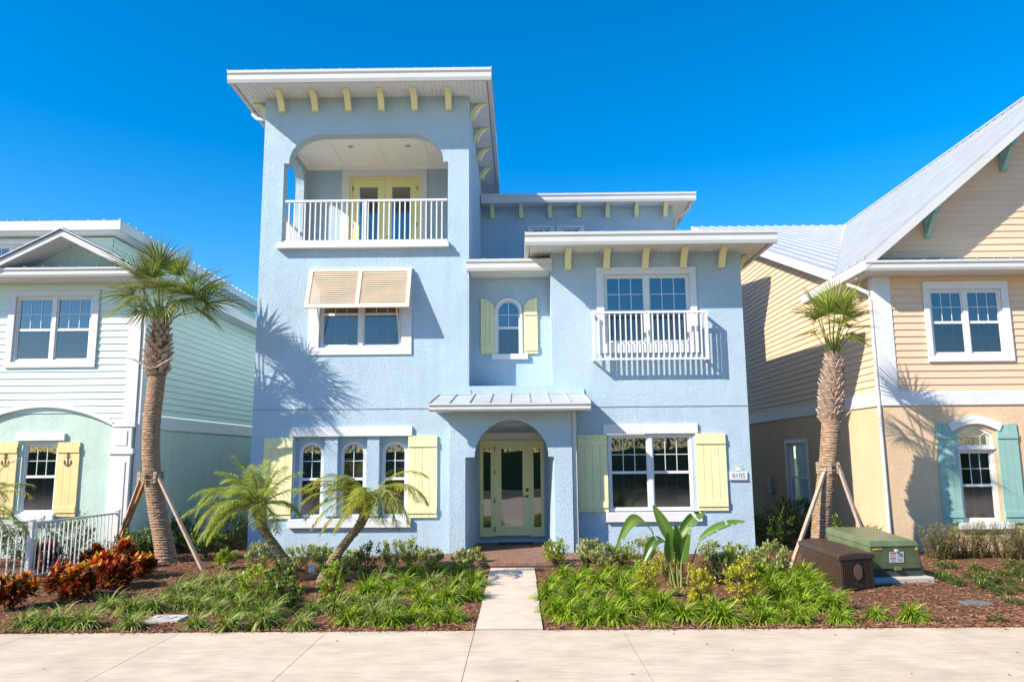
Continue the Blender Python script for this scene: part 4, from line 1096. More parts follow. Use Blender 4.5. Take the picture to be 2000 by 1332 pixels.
# ================================================================== PLANTS
def leaf(mb, p, d, l, wd, up=Vector((0, 0, 1)), droop=.2, segs=2, fold=0.0, wprof=None):
    d = d.normalized(); s = d.cross(up)
    if s.length < .05: s = d.cross(Vector((1, 0, 0)))
    s.normalize()
    q = Vector(p); prev = None; dd = d.copy()
    for i in range(segs + 1):
        t = i / segs
        ww = (wprof(t) if wprof else (math.sin(math.pi * min(1, .18 + t * .82)) if i else .35)) * wd / 2
        if i == segs: ww = max(.0008, ww if wprof else .0008)
        cur = (mb.p(*(q - s * ww)), mb.p(*(q + s * ww)))
        if prev: mb.f.append([prev[0], prev[1], cur[1], cur[0]])
        prev = cur
        q = q + dd * l / segs
        dd = (dd + Vector((0, 0, -droop / segs))).normalized()

def rnd_dir(r, zmin=-.2, zmax=1):
    a = r.uniform(0, 2 * math.pi); z = r.uniform(zmin, zmax); k = math.sqrt(max(0, 1 - z * z))
    return Vector((math.cos(a) * k, math.sin(a) * k, z))

def grass_clump(name, seed, rad=.34, h=.30, n=150, mt='lirio', wd=.013, lab='', grp=None):
    r = random.Random(seed); mb = MB()
    for k in range(n):
        a = r.uniform(0, 2 * math.pi); c = r.random()
        d = Vector((math.cos(a) * (.2 + 1.0 * c), math.sin(a) * (.2 + 1.0 * c), 1.0 - .45 * c))
        b0 = Vector((r.gauss(0, .035), r.gauss(0, .035), 0))
        L_ = (rad * .92 + h * .30) * r.uniform(.55, 1.12)
        leaf(mb, b0, d, L_, wd * r.uniform(.7, 1.2), Vector((math.sin(a) * .2, -math.cos(a) * .2, 1)), droop=r.uniform(1.5, 2.7), segs=5, wprof=lambda t: .8 if t < .05 else (1 - t ** 3) * 1.0)
    t = thing(name, lab, 'grass clump', (0, 0, 0), grp)
    o = mb.build('blades', M[mt], t)
    return t

def shrub(name, seed, rx, h, n, mt, l=.06, wd=.028, lab='', cat='shrub', grp=None, stems=7, loc=(0, 0, 0), zlo=.12, droop=.4, dens=1.0, up=.5, ry=None, tips=None):
    """stems with leaves clustered along twigs"""
    r = random.Random(seed); mb, sb, tb = MB(), MB(), MB()
    ry = ry or rx
    t = thing(name, lab, cat, loc, grp)
    L0 = Vector(loc)
    n = int(n * 1.7); l *= 1.1; wd *= 1.12
    n = int(n * 1.25); ntw = max(8, n // 14)
    for k in range(ntw):
        d = rnd_dir(r, -.85, 1)
        rr_ = r.uniform(.55, 1.0) * (1 + .22 * math.sin(3.1 * d.x + seed) * math.cos(2.7 * d.y + seed))
        c = Vector((d.x * rx * rr_, d.y * ry * rr_, h * (.52 + .46 * d.z * rr_)))
        if c.z < zlo: c.z = zlo + r.random() * .1
        td = (Vector((d.x, d.y, d.z + up))).normalized(); tl = r.uniform(.08, .16) * (h / .6) ** .5
        if k % 3 == 0: sb.tube([L0 + Vector((r.gauss(0, .02), r.gauss(0, .02), 0)), L0 + c * .55 + Vector((0, 0, .02)), L0 + c], [.007, .005, .002], 4, False)
        m_ = n // ntw
        for i in range(m_):
            q = c + td * tl * (i / m_ - .3) + Vector((r.gauss(0, .012), r.gauss(0, .012), r.gauss(0, .012)))
            a = i * 2.4 + r.random(); side = td.orthogonal().normalized(); side = (Matrix.Rotation(a, 3, td) @ side)
            ld = side * r.uniform(.6, 1) + td * r.uniform(.3, .9)
            tgt = tb if (tips and i > m_ * .72 and r.random() < .85 and d.z > (.12 if cat == 'croton' else -.05)) else mb
            leaf(tgt, L0 + q, ld, l * r.uniform(.7, 1.25), wd * r.uniform(.8, 1.2), droop=droop, segs=2)
    mb.build('leaves', M[mt], t)
    if tb.f: tb.build('leaves', M[tips], t, label='bright young leaves at the tips')
    sb.build('stem', M['stem'], t)
    return t

# --- liriope beds
variants = [grass_clump('grass_clump', 100 + k, .33 + .03 * k, .28, 290, 'lirio', .018) for k in range(4)]
variantsz = [grass_clump('grass_clump', 200 + k, .35 + .03 * k, .27, 260, 'lirioz', .016) for k in range(3)]
usedv = set()
ORD = ['first', 'second', 'third', 'fourth', 'fifth', 'sixth', 'seventh', 'eighth', 'ninth', 'tenth', 'eleventh', 'twelfth', 'thirteenth', 'fourteenth', 'fifteenth', 'sixteenth']
def at_ground(px, py, z=.03):
    d = (px - 1000) / 1485 * r2 - (py - 666) / 1485 * u2 + f_
    t = (z - CH) / d.z
    return d.x * t, d.y * t
rows = {   # (bed, row): base points of the clumps as ground positions read from the photograph
 ('left', 'front row by pavement'): [(48, 1222), (84, 1226), (118, 1222), (165, 1224), (255, 1226), (380, 1224), (448, 1228), (512, 1222), (588, 1226), (682, 1214), (732, 1216), (766, 1220), (802, 1214), (845, 1216), (884, 1212)],
 ('left', 'second row'): [(212, 1192), (255, 1198), (300, 1196), (350, 1190), (420, 1196), (384, 1192), (470, 1200), (530, 1204), (610, 1200), (655, 1196), (700, 1190), (760, 1190), (830, 1190)],
 ('left', 'middle row'): [(340, 1172), (370, 1168), (405, 1175), (432, 1172), (465, 1166), (715, 1165), (765, 1165), (815, 1168), (872, 1178), (920, 1172), (650, 1180)],
 ('left', 'row behind middle row'): [(385, 1150), (425, 1150), (455, 1146), (740, 1150), (790, 1148), (842, 1150), (890, 1152), (925, 1148)],
 ('left', 'back row below windows'): [(765, 1130), (812, 1130), (860, 1130), (905, 1130)],
 ('right', 'front row by pavement'): [(1145, 1214), (1200, 1216), (1282, 1218), (1335, 1208), (1412, 1214), (1494, 1214), (1560, 1214), (1640, 1214), (1710, 1206), (1780, 1210)],
 ('right', 'second row'): [(1082, 1196), (1108, 1208), (1135, 1194), (1185, 1196), (1240, 1198), (1290, 1194), (1380, 1200), (1480, 1195), (1530, 1198), (1568, 1192), (1625, 1192)],
 ('right', 'middle row'): [(1070, 1172), (1120, 1174), (1165, 1172), (1220, 1176), (1265, 1176), (1520, 1172), (1560, 1172), (1600, 1172)],
 ('right', 'row behind middle row'): [(1078, 1152), (1125, 1152), (1170, 1152), (1215, 1150), (1505, 1152), (1545, 1150), (1585, 1150)],
 ('right', 'back row below window'): [(1100, 1134), (1145, 1132), (1190, 1130), (1235, 1130), (1490, 1132), (1530, 1130), (1570, 1132)],
}
rr = random.Random(21)
for (bed, row), pts in rows.items():
    pts = sorted(pts)
    for i, (px, py) in enumerate(pts):
        x, y = at_ground(px, py - 4)
        lst = variantsz if (bed == 'left' and (px < 620 or rr.random() < .35)) else variants
        v = lst[rr.randrange(len(lst))]
        sc = rr.uniform(.84, 1.16) * (1.0 if 'front' in row else 1.05)
        if px in (1710,): sc = .72
        if px in (1282, 1335): sc *= .85
        lab = '%s grass clump, %s from left in %s, %s bed' % ('striped' if lst is variantsz else 'green', ORD[i], row, bed)
        loc = (x, y, gz(x, y))
        if v not in usedv:
            usedv.add(v); v.location = loc; v.rotation_euler.z = rr.uniform(0, 6.28); v.scale = (sc, sc, sc); v['label'] = lab; v['group'] = 'strappy grass clumps in the beds'
        else:
            dup(v, loc, rr.uniform(0, 6.28), sc, lab, 'strappy grass clumps in the beds')
for v in variants + variantsz:
    if v not in usedv:
        for c in list(v.children): bpy.data.objects.remove(c)
        bpy.data.objects.remove(v)

# low creeping tufts in the bed before the peach house
tp = None
cr_pts = [(1850, 1112), (1858, 1136), (1912, 1116), (1950, 1126), (1922, 1140), (1932, 1150), (1965, 1142), (1985, 1112), (1980, 1154), (1978, 1176), (1830, 1130), (1942, 1207), (1905, 1130), (1992, 1128), (1868, 1142), (1960, 1160)]
for i, (px, py) in enumerate(cr_pts):
    x, y = at_ground(px, py)
    sc = rr.uniform(.7, 1.15) * (.6 if py > 1170 else 1)
    lab = 'low creeping green tuft, ' + ORD[sorted(cr_pts).index((px, py))] + ' counting rightward from the transformer'
    if tp is None:
        tp = shrub('creeping_plant', 300, .20, .12, 300, 'bush', .045, .012, lab, 'ground plant', 'creeping tufts right of the transformer', loc=(x, y, gz(x, y)), zlo=.02, tips='bushl')
    else:
        dup(tp, (x, y, gz(x, y)), rr.uniform(0, 6.28), sc, lab)

# --- shrubs:  (px, py base, height, half width, material, tips, label, leaf l, w, n)
SH = [
 (500, 1185, .62, .30, 'bushl', None, 'upright yellow green shrub left of the twin date palms', .05, .028, 700),
 (545, 1160, .50, .22, 'bush', 'bushl', 'dark green shrub directly left of the date palm trunks', .05, .028, 450),
 (560, 1190, .46, .24, 'bush', 'bushl', 'low glossy shrub with a red flower before the date palms', .05, .028, 500),
 (650, 1182, .62, .21, 'bushl', None, 'upright green shrub directly right of the date palm trunks', .045, .026, 550),
 (655, 1140, .48, .28, 'bush', 'bushl', 'round green shrub behind the right date palm trunk', .05, .026, 480),
 (715, 1130, .60, .24, 'bush', None, 'dark upright shrub below the triple window', .05, .024, 450),
 (1265, 1168, .62, .17, 'bushy', 'bushl', 'slim golden shrub left of the bird of paradise', .042, .024, 500),
 (1366, 1178, .55, .22, 'bushy', None, 'golden shrub right of the bird of paradise', .042, .024, 600),
 (1448, 1180, .66, .22, 'bushy', None, 'tallest golden shrub right of centre in the right bed', .042, .024, 650),
 (1300, 1128, .50, .20, 'bushy', 'bushl', 'small golden shrub behind the bird of paradise stalks', .042, .024, 350),
 (1410, 1136, .50, .35, 'bush', None, 'dark green shrub behind the golden shrubs', .05, .026, 550),
 (265, 1104, .72, .42, 'bush', 'bushl', 'dense leafy green bush left of the tall palm trunk', .06, .030, 1000),
 (300, 1096, .55, .30, 'bush', 'bushl', 'green bush at the foot of the tall palm trunk', .055, .028, 500),
 (400, 1092, .62, .38, 'bush', 'bushl', 'leafy bush between the tall palm and the blue house', .055, .028, 700),
 (355, 1080, .85, .42, 'bush', None, 'dark bush in the gap behind the tall palm', .055, .028, 700),
]
for k, (px, py, h, rx, mt_, tp_, lab, l_, w_, n_) in enumerate(SH):
    x, y = at_ground(px, py); shrub('shrub', 400 + k, rx, h, n_, mt_, l_, w_, lab, 'shrub', loc=(x, y, gz(x, y)), tips=tp_, stems=6)
# row of variegated shrubs against the blue house
VS = [(440, 1112, 'at the left corner of the blue house'), (505, 1118, 'left of the left date palm'), (585, 1116, 'between the date palm trunks'), (628, 1110, 'behind the right date palm'), (690, 1112, 'under the triple window'),
      (770, 1112, 'under the right yellow shutter of the triple window'), (800, 1106, 'left of the porch pillar'), (840, 1112, 'in front of the left porch pillar'), (895, 1104, 'at the left side of the stoop'),
      (1085, 1104, 'at the right side of the stoop'), (1150, 1100, 'beside the downspout'), (1180, 1108, 'under the left end of the right window'), (1215, 1104, 'left behind the bird of paradise'), (1255, 1108, 'behind the bird of paradise'), (1400, 1104, 'right behind the bird of paradise'), (1440, 1108, 'under the house number'), (1475, 1112, 'at the right corner of the blue house'), (1510, 1120, 'left of the brown deck box')]
for k, (px, py, ws) in enumerate(VS):
    x, y = at_ground(px, py, .06)
    if -6.4 < x < 5.5: y = min(y, 17.6 if not -1.8 < x < 1.4 else 16.9)
    if k in (7, 8, 9): y = min(y, 15.9)
    if k == 8: x = -1.05
    if k == 9: x = .72
    shrub('variegated_shrub', 500 + k, .22 + .05 * (k % 3), .36 + .07 * (k * 7 % 4), 330 + 40 * (k % 3), 'varieg' if k % 3 else 'bushl', .07, .030, 'loose yellow green variegated shrub ' + ws, 'shrub', 'variegated shrubs along the blue house', loc=(x, y, gz(x, y)), up=.9, tips='varieg')
# dark hedge bushes in the gaps
HB = [(5.95, 18.6, .95, .5, 'dark evergreen bush at the foot of the blue house right corner'), (6.7, 19.6, 1.0, .55, 'dark bush in the gap behind the right palm'), (7.5, 19.2, .8, .5, 'dark bush beside the peach side wall'), (6.9, 17.3, .62, .42, 'leafy green bush around the right palm trunk'), (8.0, 18.0, .55, .35, 'light green bush behind the green transformer'), (7.6, 21.5, 1.1, .6, 'farthest dark bush between blue and peach houses'),
      (-10.6, 16.9, .95, .55, 'dark bush behind the white fence under the mint window'), (-9.9, 17.2, .95, .5, 'dark bush behind the right end of the white fence'), (-11.6, 16.6, .95, .6, 'dark bush behind the fence at the left edge'), (-7.2, 19.3, .9, .5, 'dark bush between mint house and blue house'), (-8.3, 18.6, .9, .45, 'dark bush against the mint side wall')]
for k, (x, y, h, rx, lab) in enumerate(HB):
    shrub('hedge_bush', 600 + k, rx, h, 1100, 'bush', .055, .026, lab, 'bush', loc=(x, y, gz(x, y)), tips='bushl' if k in (3, 4, 7, 6) else None)
# ruellia hedge along the peach house
for k, x in enumerate([8.95, 9.45, 9.95, 10.45, 10.95, 11.45, 11.95]):
    r = random.Random(700 + k); mb, sb = MB(), MB(); loc = Vector((x, 16.9 + r.uniform(-.1, .1), gz(x, 16.9)))
    t = thing('ruellia_shrub', 'airy narrow leaved shrub by the peach house wall, %s from the left' % ORD[k], 'shrub', loc, 'airy shrubs along the peach house')
    for j in range(64):
        a = r.uniform(0, 6.28); d = Vector((math.cos(a) * r.uniform(.05, .50), math.sin(a) * r.uniform(.05, .40), 1)); hh = r.uniform(.45, .95)
        bo = Vector((r.uniform(-.24, .24), r.uniform(-.2, .2), 0)); st_ = [loc + bo + Vector((d.x * .2 * t_, d.y * .2 * t_, 0)) + Vector((d.x * t_ ** 1.4, d.y * t_ ** 1.4, 1 * t_)) * hh * .85 for t_ in (0, .35, .7, 1)]
        sb.tube(st_, [.005, .004, .003, .002], 4, False)
        for i in range(22):
            t_ = .04 + .96 * i / 22; q = st_[0].lerp(st_[-1], t_) + Vector((d.x, d.y, 0)) * -.06 * math.sin(math.pi * t_) * hh
            la = r.uniform(0, 6.28); leaf(mb, q, Vector((math.cos(la), math.sin(la), .5)), r.uniform(.07, .13), .020, droop=.7, segs=2)
        if j % 16 == 0:
            fl = MB(); leaf(fl, st_[-1], Vector((r.uniform(-1, 1), -1, .3)), .04, .04); fl.build('flower', M['purple'], t)
    mb.build('leaves', M['thinl'], t); sb.build('stem', M['stem'], t)
    
# crotons
CR = [(22, 1188, .62, .34, 'crotd', 'croty', 'yellow and orange croton at the left edge'), (118, 1168, .66, .30, 'crotd', 'crot', 'dark croton just right of the fence post'), (150, 1172, .68, .32, 'crotd', 'croty', 'dark croton with orange tips in front of the fence'),
      (205, 1150, .70, .34, 'crotr', 'croty', 'bright red croton with orange top'), (185, 1136, .78, .30, 'crotd', 'crot', 'tall bronze croton behind the red croton'), (232, 1152, .58, .26, 'crotd', 'crotr', 'dark red croton right of the bright red croton'), (278, 1132, .50, .22, 'crotd', 'croty', 'small orange tipped croton left of the tall palm'), (80, 1128, .80, .30, 'crotd', None, 'dark purple croton behind the fence post'), (240, 1118, .70, .26, 'crotd', 'croty', 'croton with orange tips beneath the left palm stake')]
for k, (px, py, h, rx, a, b_, lab) in enumerate(CR):
    x, y = at_ground(px, py, .02); h *= .78; rx *= .80; shrub('croton', 800 + k, rx, h, 460, a, .125, .045, lab, 'croton', 'crotons by the white fence', loc=(x, y, gz(x, y)), tips=b_, up=1.1, droop=.3)
# red hibiscus flower on the low shrub is its own small bloom
x, y = at_ground(584, 1172); mb = MB(); t = thing('red_flower', 'small bright red bloom on the low shrub before the date palms', 'flower', (x, y, .30))
rr = random.Random(9)
for k in range(7): leaf(mb, Vector((x, y, .30)), Vector((math.cos(k * .9), -.6 + .2 * math.sin(k), math.sin(k * .9))), .05, .045, droop=.1)
mb.build('petals', M['flower'], t)
sb = MB(); sb.tube([(x - .05, y + .05, .02), (x, y, .30)], [.004, .003], 4, False); sb.build('stem', M['stem'], t)

# --- fan palms
def fan_frond(r, base, hub, face, size, lf, pt, nl=34, spread=125, dry=None, drop=.5, twist=0):
    """petiole from base to hub then a pleated fan pointing along 'face'"""
    base, hub, face = Vector(base), Vector(hub), Vector(face).normalized()
    mid = base.lerp(hub, .5) + Vector((0, 0, .06)) + (hub - base).cross(Vector((0, 1, 0))) * .03
    pt.tube([base, mid, hub], [.026, .018, .012], 6, False, .6)
    side = face.cross(Vector((0, 0, 1)))
    if side.length < .1: side = face.cross(Vector((0, 1, 0)))
    side.normalize(); side = Matrix.Rotation(twist, 3, face) @ side
    nrm = side.cross(face).normalized()
    for k in range(nl):
        a = R(-spread + 2 * spread * k / (nl - 1) + r.uniform(-1.5, 1.5))
        d = face * math.cos(a) + side * math.sin(a)
        curl = .10 * math.cos(a * .5)
        d = (d + nrm * (.28 * abs(math.sin(a)) + curl * (-1 if k % 2 else 1) * .3)).normalized()
        L_ = size * (1 - .28 * abs(a) / R(spread)) * r.uniform(.9, 1.06)
        tgt = dry if (dry is not None and r.random() < .12) else lf
        up = nrm + side * (.45 if k % 2 else -.45)
        leaf(tgt, hub, d, L_, .040 * size, up, droop=drop * r.uniform(.6, 1.4), segs=5, wprof=lambda t: (.25 + .75 * min(1, t * 2.2)) * (1 - max(0, t - .45) / .55) ** .8 if t < 1 else .02)

def boots(mb, r, p0, p1, r0, r1, rings, per, L_=.22, rise=.8):
    for i in range(rings):
        t = i / (rings - 1); c = Vector(p0).lerp(Vector(p1), t); rad = r0 + (r1 - r0) * t
        rad = rad * (1 + .22 * math.sin(math.pi * t))
        for k in range(per):
            a = 2 * math.pi * (k + .5 * (i % 2)) / per + r.uniform(-.12, .12)
            o_ = Vector((math.cos(a), math.sin(a), 0)); l = L_ * r.uniform(.7, 1.3)
            s = Vector((-math.sin(a), math.cos(a), 0))
            b0 = c + o_ * rad * .8; tip = c + o_ * (rad + l * .45) + Vector((0, 0, l * rise)) + s * r.uniform(-.03, .03)
            w0, w1 = .075, .035
            pts = [b0 - s * w0, b0 + s * w0, b0 + s * w0 * .8 - o_ * .03 + Vector((0, 0, .02)), b0 - s * w0 * .8 - o_ * .03 + Vector((0, 0, .02))]
            q = [tip - s * w1 - o_ * .0, tip + s * w1, tip + s * w1 - o_ * .02 + Vector((0, 0, .012)), tip - s * w1 - o_ * .02 + Vector((0, 0, .012))]
            I = [mb.p(*v) for v in pts + q]
            mb.f += [[I[0], I[1], I[5], I[4]], [I[1], I[2], I[6], I[5]], [I[2], I[3], I[7], I[6]], [I[3], I[0], I[4], I[7]], [I[4], I[5], I[6], I[7]]]

def ringed_trunk(mb, pts, rads, n=20, step=.028, amp=.008, r=None):
    """trunk of stacked leaf-scar rings"""
    P = [Vector(q) for q in pts]; seg = [0]
    for a, b in zip(P, P[1:]): seg.append(seg[-1] + (b - a).length)
    m_ = int(seg[-1] / step); rings = []
    for i in range(m_ + 1):
        s_ = seg[-1] * i / m_; j = 0
        while j < len(P) - 2 and s_ > seg[j + 1]: j += 1
        t = (s_ - seg[j]) / (seg[j + 1] - seg[j])
        # catmull-rom
        p0, p1, p2, p3 = P[max(j - 1, 0)], P[j], P[j + 1], P[min(j + 2, len(P) - 1)]
        c = .5 * ((2 * p1) + (p2 - p0) * t + (2 * p0 - 5 * p1 + 4 * p2 - p3) * t * t + (3 * p1 - p0 - 3 * p2 + p3) * t ** 3)
        rad = rads[j] + (rads[j + 1] - rads[j]) * t + (amp if i % 2 else -amp * .4) * r.uniform(.5, 1.3)
        rings.append([mb.p(c.x + math.cos(2 * math.pi * k / n) * rad * (1 + r.uniform(-.03, .03)), c.y + math.sin(2 * math.pi * k / n) * rad * (1 + r.uniform(-.03, .03)), c.z + r.uniform(-.006, .006)) for k in range(n)])
    for i in range(len(rings) - 1):
        for k in range(n): mb.f.append([rings[i][k], rings[i][(k + 1) % n], rings[i + 1][(k + 1) % n], rings[i + 1][k]])
    mb.f.append(rings[-1])

# left palm
PY = 16.8
r = random.Random(31)
LP = thing('cabbage_palm', 'tall leaning cabbage palm with wind blown fan leaves left of the blue house', 'palm tree', (-7.6, PY, .05))
tk = MB(); ringed_trunk(tk, [(-7.58, PY, -.05), (-7.66, PY, .4), (-7.88, PY, 1.25), (-8.07, PY, 2.25), (-8.11, PY, 3.1), (-8.08, PY, 3.75), (-8.05, PY, 4.3), (-8.03, PY, 5.3)], [.24, .21, .19, .185, .18, .18, .18, .13], r=r)
tk.build('trunk', M['bark'], LP)
fb = MB(); ringed_trunk(fb, [(-8.07, PY, 4.12), (-8.06, PY, 4.5), (-8.05, PY, 4.9), (-8.03, PY, 5.35)], [.19, .22, .20, .12], 14, .05, .02, r); fb.build('fibre_sheath', M['fiber'], LP)
bt = MB(); boots(bt, r, (-8.07, PY, 4.15), (-8.03, PY, 5.2), .22, .14, 10, 9, .2)
for s_, a, l in ((-1, -.35, .42), (1, .3, .42)):
    b0 = Vector((-8.07, PY - .2, 4.2)); bt.beam(b0 + Vector((0, 0, .05)), b0 + Vector((s_ * .40, -.05, .22 + .05)), .07, .03)
    bt.beam(b0 + Vector((s_ * .38, -.05, .26)), b0 + Vector((s_ * .52, -.05, .30)), .035, .02)
bt.build('leaf_base', M['boot'], LP)
lf, pt, dr = MB(), MB(), MB()
C0 = Vector((-8.03, PY, 5.30))
specs = [  # hub offset (x,y,z), facing, size, spread, droop, twist
 ((-.38, -.25, .86), (-.75, -.2, .65), .86, 115, .55, .2), ((-.12, .1, 1.08), (-.45, .1, 1), .85, 110, .45, 0), ((.05, -.3, .98), (.05, -.35, 1), .72, 100, .4, 0),
 ((-.55, 0, .55), (-1, -.1, .12), .80, 115, .8, .3), ((-.45, -.35, .30), (-.7, -.5, -.55), .66, 120, .6, 0), ((-.15, -.45, .42), (-.2, -.9, -.3), .62, 120, .7, 0),
 ((.62, -.15, .50), (.75, -.15, .60), .90, 120, .55, -.2), ((.70, .25, .42), (.95, .2, .35), .88, 115, .7, -.3), ((.45, -.35, .36), (.6, -.5, -.45), .66, 120, .7, 0), ((.62, .1, .25), (.9, .1, -.5), .72, 115, .8, 0),
 ((.20, .15, 1.02), (.35, .1, 1), .74, 105, .45, 0), ((.35, .3, .80), (.5, .5, .6), .8, 115, .5, 0), ((-.3, .45, .75), (-.4, .8, .5), .8, 115, .6, 0), ((.0, .5, .55), (.1, 1, .1), .8, 115, .8, 0),
 ((-.45, .35, .35), (-.8, .5, -.4), .7, 115, .8, 0), ((.15, -.35, .62), (.1, -1, .35), .62, 120, .5, 0), ((.3, -.2, .55), (.25, -.6, .1), .6, 120, .8, 0), ((-.28, -.2, .62), (-.35, -.7, .1), .65, 120, .8, 0),
 ((-.30, .2, 1.0), (-.7, .2, .8), .8, 110, .5, .4), ((-.25, -.3, .2), (-.5, -.6, -.8), .5, 120, .9, 0), ((.2, -.35, .25), (.3, -.7, -.7), .5, 120, .9, .3), ((.8, .0, .62), (1, -.2, .3), .72, 110, .7, .5), ((.35, -.1, .9), (.5, -.3, 1), .62, 90, .4, .5), ((-.05, -.4, .75), (-.1, -.6, .9), .6, 80, .3, .3),
]
for off, fc, sz, sp, dp, tw in specs: fan_frond(r, C0 + Vector((r.uniform(-.06, .06), r.uniform(-.06, .06), -.05)), C0 + Vector(off) * 1.22, fc, sz * 1.12, lf, pt, 38, sp, dr, dp, tw)
lf.build('fronds', M['sabal'], LP); pt.build('petioles', M['petiole'], LP); dr.build('dry_leaflets', M['sabaldry'], LP)

# right palm
QY = 16.3
r = random.Random(77)
RP = thing('cabbage_palm', 'cabbage palm with pruned upright fan leaves and shaggy trunk before the peach house', 'palm tree', (6.25, QY, .05))
tk = MB(); ringed_trunk(tk, [(6.22, QY, -.05), (6.27, QY, .75), (6.38, QY, 1.45), (6.52, QY, 2.15), (6.62, QY, 2.85), (6.70, QY, 3.6), (6.80, QY, 4.35)], [.21, .19, .18, .185, .19, .20, .12], r=r)
tk.build('trunk', M['bark'], RP, label='orange brown ringed trunk')
bt = MB(); boots(bt, r, (6.62, QY, 2.95), (6.79, QY, 4.25), .20, .11, 15, 11, .17, 1.0)
bt.beam((6.75, QY - .15, 2.95), (7.10, QY - .15, 3.28), .035, .02)
bt.build('leaf_base', M['boot'], RP)
lf, pt, dr = MB(), MB(), MB()
C0 = Vector((6.80, QY, 4.30))
specs = [((-.30, -.15, .72), (-.75, -.1, .55), .62, 100, .7, 0), ((-.02, -.25, .90), (-.15, -.3, 1), .60, 85, .2, 0), ((.22, -.1, .86), (.45, -.1, .9), .62, 95, .25, 0), ((.32, .1, .72), (.9, .1, .45), .66, 105, .6, 0),
         ((-.15, .15, .88), (-.4, .3, 1), .62, 90, .3, 0), ((.18, .25, .92), (.3, .4, 1), .62, 95, .3, 0), ((.20, -.25, .52), (.6, -.7, .0), .52, 115, .5, 0), ((-.20, -.25, .42), (-.6, -.7, -.2), .40, 115, .5, 0), ((.30, .0, .40), (.9, -.1, -.35), .50, 100, .4, 0), ((.02, -.28, .60), (.0, -1, .3), .45, 115, .5, 0),
         ((-.16, -.28, .78), (-.5, -.5, .8), .52, 100, .4, .3), ((.12, -.3, .74), (.3, -.6, .7), .52, 100, .4, -.3), ((.10, -.25, .40), (.2, -.8, -.3), .42, 115, .6, 0), ((-.28, .1, .5), (-1, .1, .0), .45, 110, .8, 0)]
for off, fc, sz, sp, dp, tw in specs: fan_frond(r, C0 + Vector((0, 0, -.08)), C0 + Vector(off) * 1.2, fc, sz * 1.22, lf, pt, 40, sp, dr, dp, tw)
lf.build('fronds', M['sabaly'], RP); pt.build('petioles', M['petiole'], RP); dr.build('dry_leaflets', M['sabaldry'], RP)

# props
def prop(lab, foot, top, w=.075, grp='timber props of the palms', mt='wood'):
    t = thing('timber_prop', lab, 'tree prop', foot, grp)
    b = MB(); b.beam(foot, top, w, w * .75); b.build('stake', M[mt], t, bevel=.004)
x, y = at_ground(222, 1088, .05); prop('front left timber prop of the tall left palm', (x + .05, y - 1.2 + 1.0, .02), (-8.18, PY - .16, 1.92))
prop('rear left timber prop of the tall left palm, slightly browner', (-9.25, PY + .9, .02), (-8.2, PY + .1, 1.90), mt='board')
prop('right timber prop of the tall left palm, ending beside the date palm', (-6.45, 15.95, .02), (-7.86, PY - .1, 1.95))
prop('left timber prop of the right palm, behind the deck box', (5.35, 15.65, .02), (6.42, QY - .12, 2.02))
prop('middle timber prop of the right palm, nearest the transformer', (7.0, 15.55, .02), (6.66, QY - .14, 2.05))
prop('right rear timber prop of the right palm, orange brown', (7.8, 17.3, .02), (6.72, QY + .12, 2.02), mt='board')
for nm, c, rad, z in (('the tall left palm', (-8.06, PY), .235, 1.93), ('the right palm', (6.50, QY), .21, 2.02)):
    t = thing('trunk_collar', 'wooden batten collar strapped round the trunk of ' + nm, 'tree collar', (c[0], c[1], z), 'batten collars')
    for k in range(6):
        b = MB(); a = k * math.pi / 3 + .3; b.beam((c[0] + math.cos(a) * rad, c[1] + math.sin(a) * rad, z - .14), (c[0] + math.cos(a) * rad, c[1] + math.sin(a) * rad, z + .10), .07, .035)
        b.build('batten', M['wood'], t)
    b = MB()
    for dz in (-.07, .04): b.tube([(c[0] + math.cos(k * .3142) * (rad + .025), c[1] + math.sin(k * .3142) * (rad + .025), z + dz) for k in range(21)], .008, 5, False)
    b.build('strap', M['strap'], t)

# --- pygmy date palms
def date_frond(r, mb, rb, base, az_, el, L_, curve, lfl=.26, n=50, wd=.013, lean=.75):
    d = Vector((math.cos(az_) * math.cos(el), math.sin(az_) * math.cos(el), math.sin(el))); q = Vector(base); pts = [q.copy()]
    segs = 16; dirs = [d.copy()]
    for i in range(segs):
        q = q + d * L_ / segs; pts.append(q.copy()); d = (d + Vector((0, 0, -curve / segs * (0.5 + i / segs)))).normalized(); dirs.append(d.copy())
    rb.tube(pts, [.011 * (1 - .8 * i / segs) + .0015 for i in range(segs + 1)], 5, False)
    for k in range(n):
        t = .14 + .86 * k / n; s_ = t * segs; i = min(int(s_), segs - 1); p = pts[i].lerp(pts[i + 1], s_ - i); dd = dirs[i]
        side = dd.cross(Vector((0, 0, 1))).normalized() if abs(dd.z) < .97 else Vector((1, 0, 0))
        ll = lfl * (math.sin(math.pi * (.12 + .80 * t)) ** .7) * r.uniform(.85, 1.1)
        for s in (-1, 1):
            v = side * s + dd * lean + Vector((0, 0, r.uniform(-.45, .40))) + Vector((r.uniform(-.1, .1),) * 3)
            leaf(mb, p, v, ll, wd, Vector((0, -.8, 1)) + side * s * .4, droop=.9, segs=3, wprof=lambda t: 1 - t ** 2)

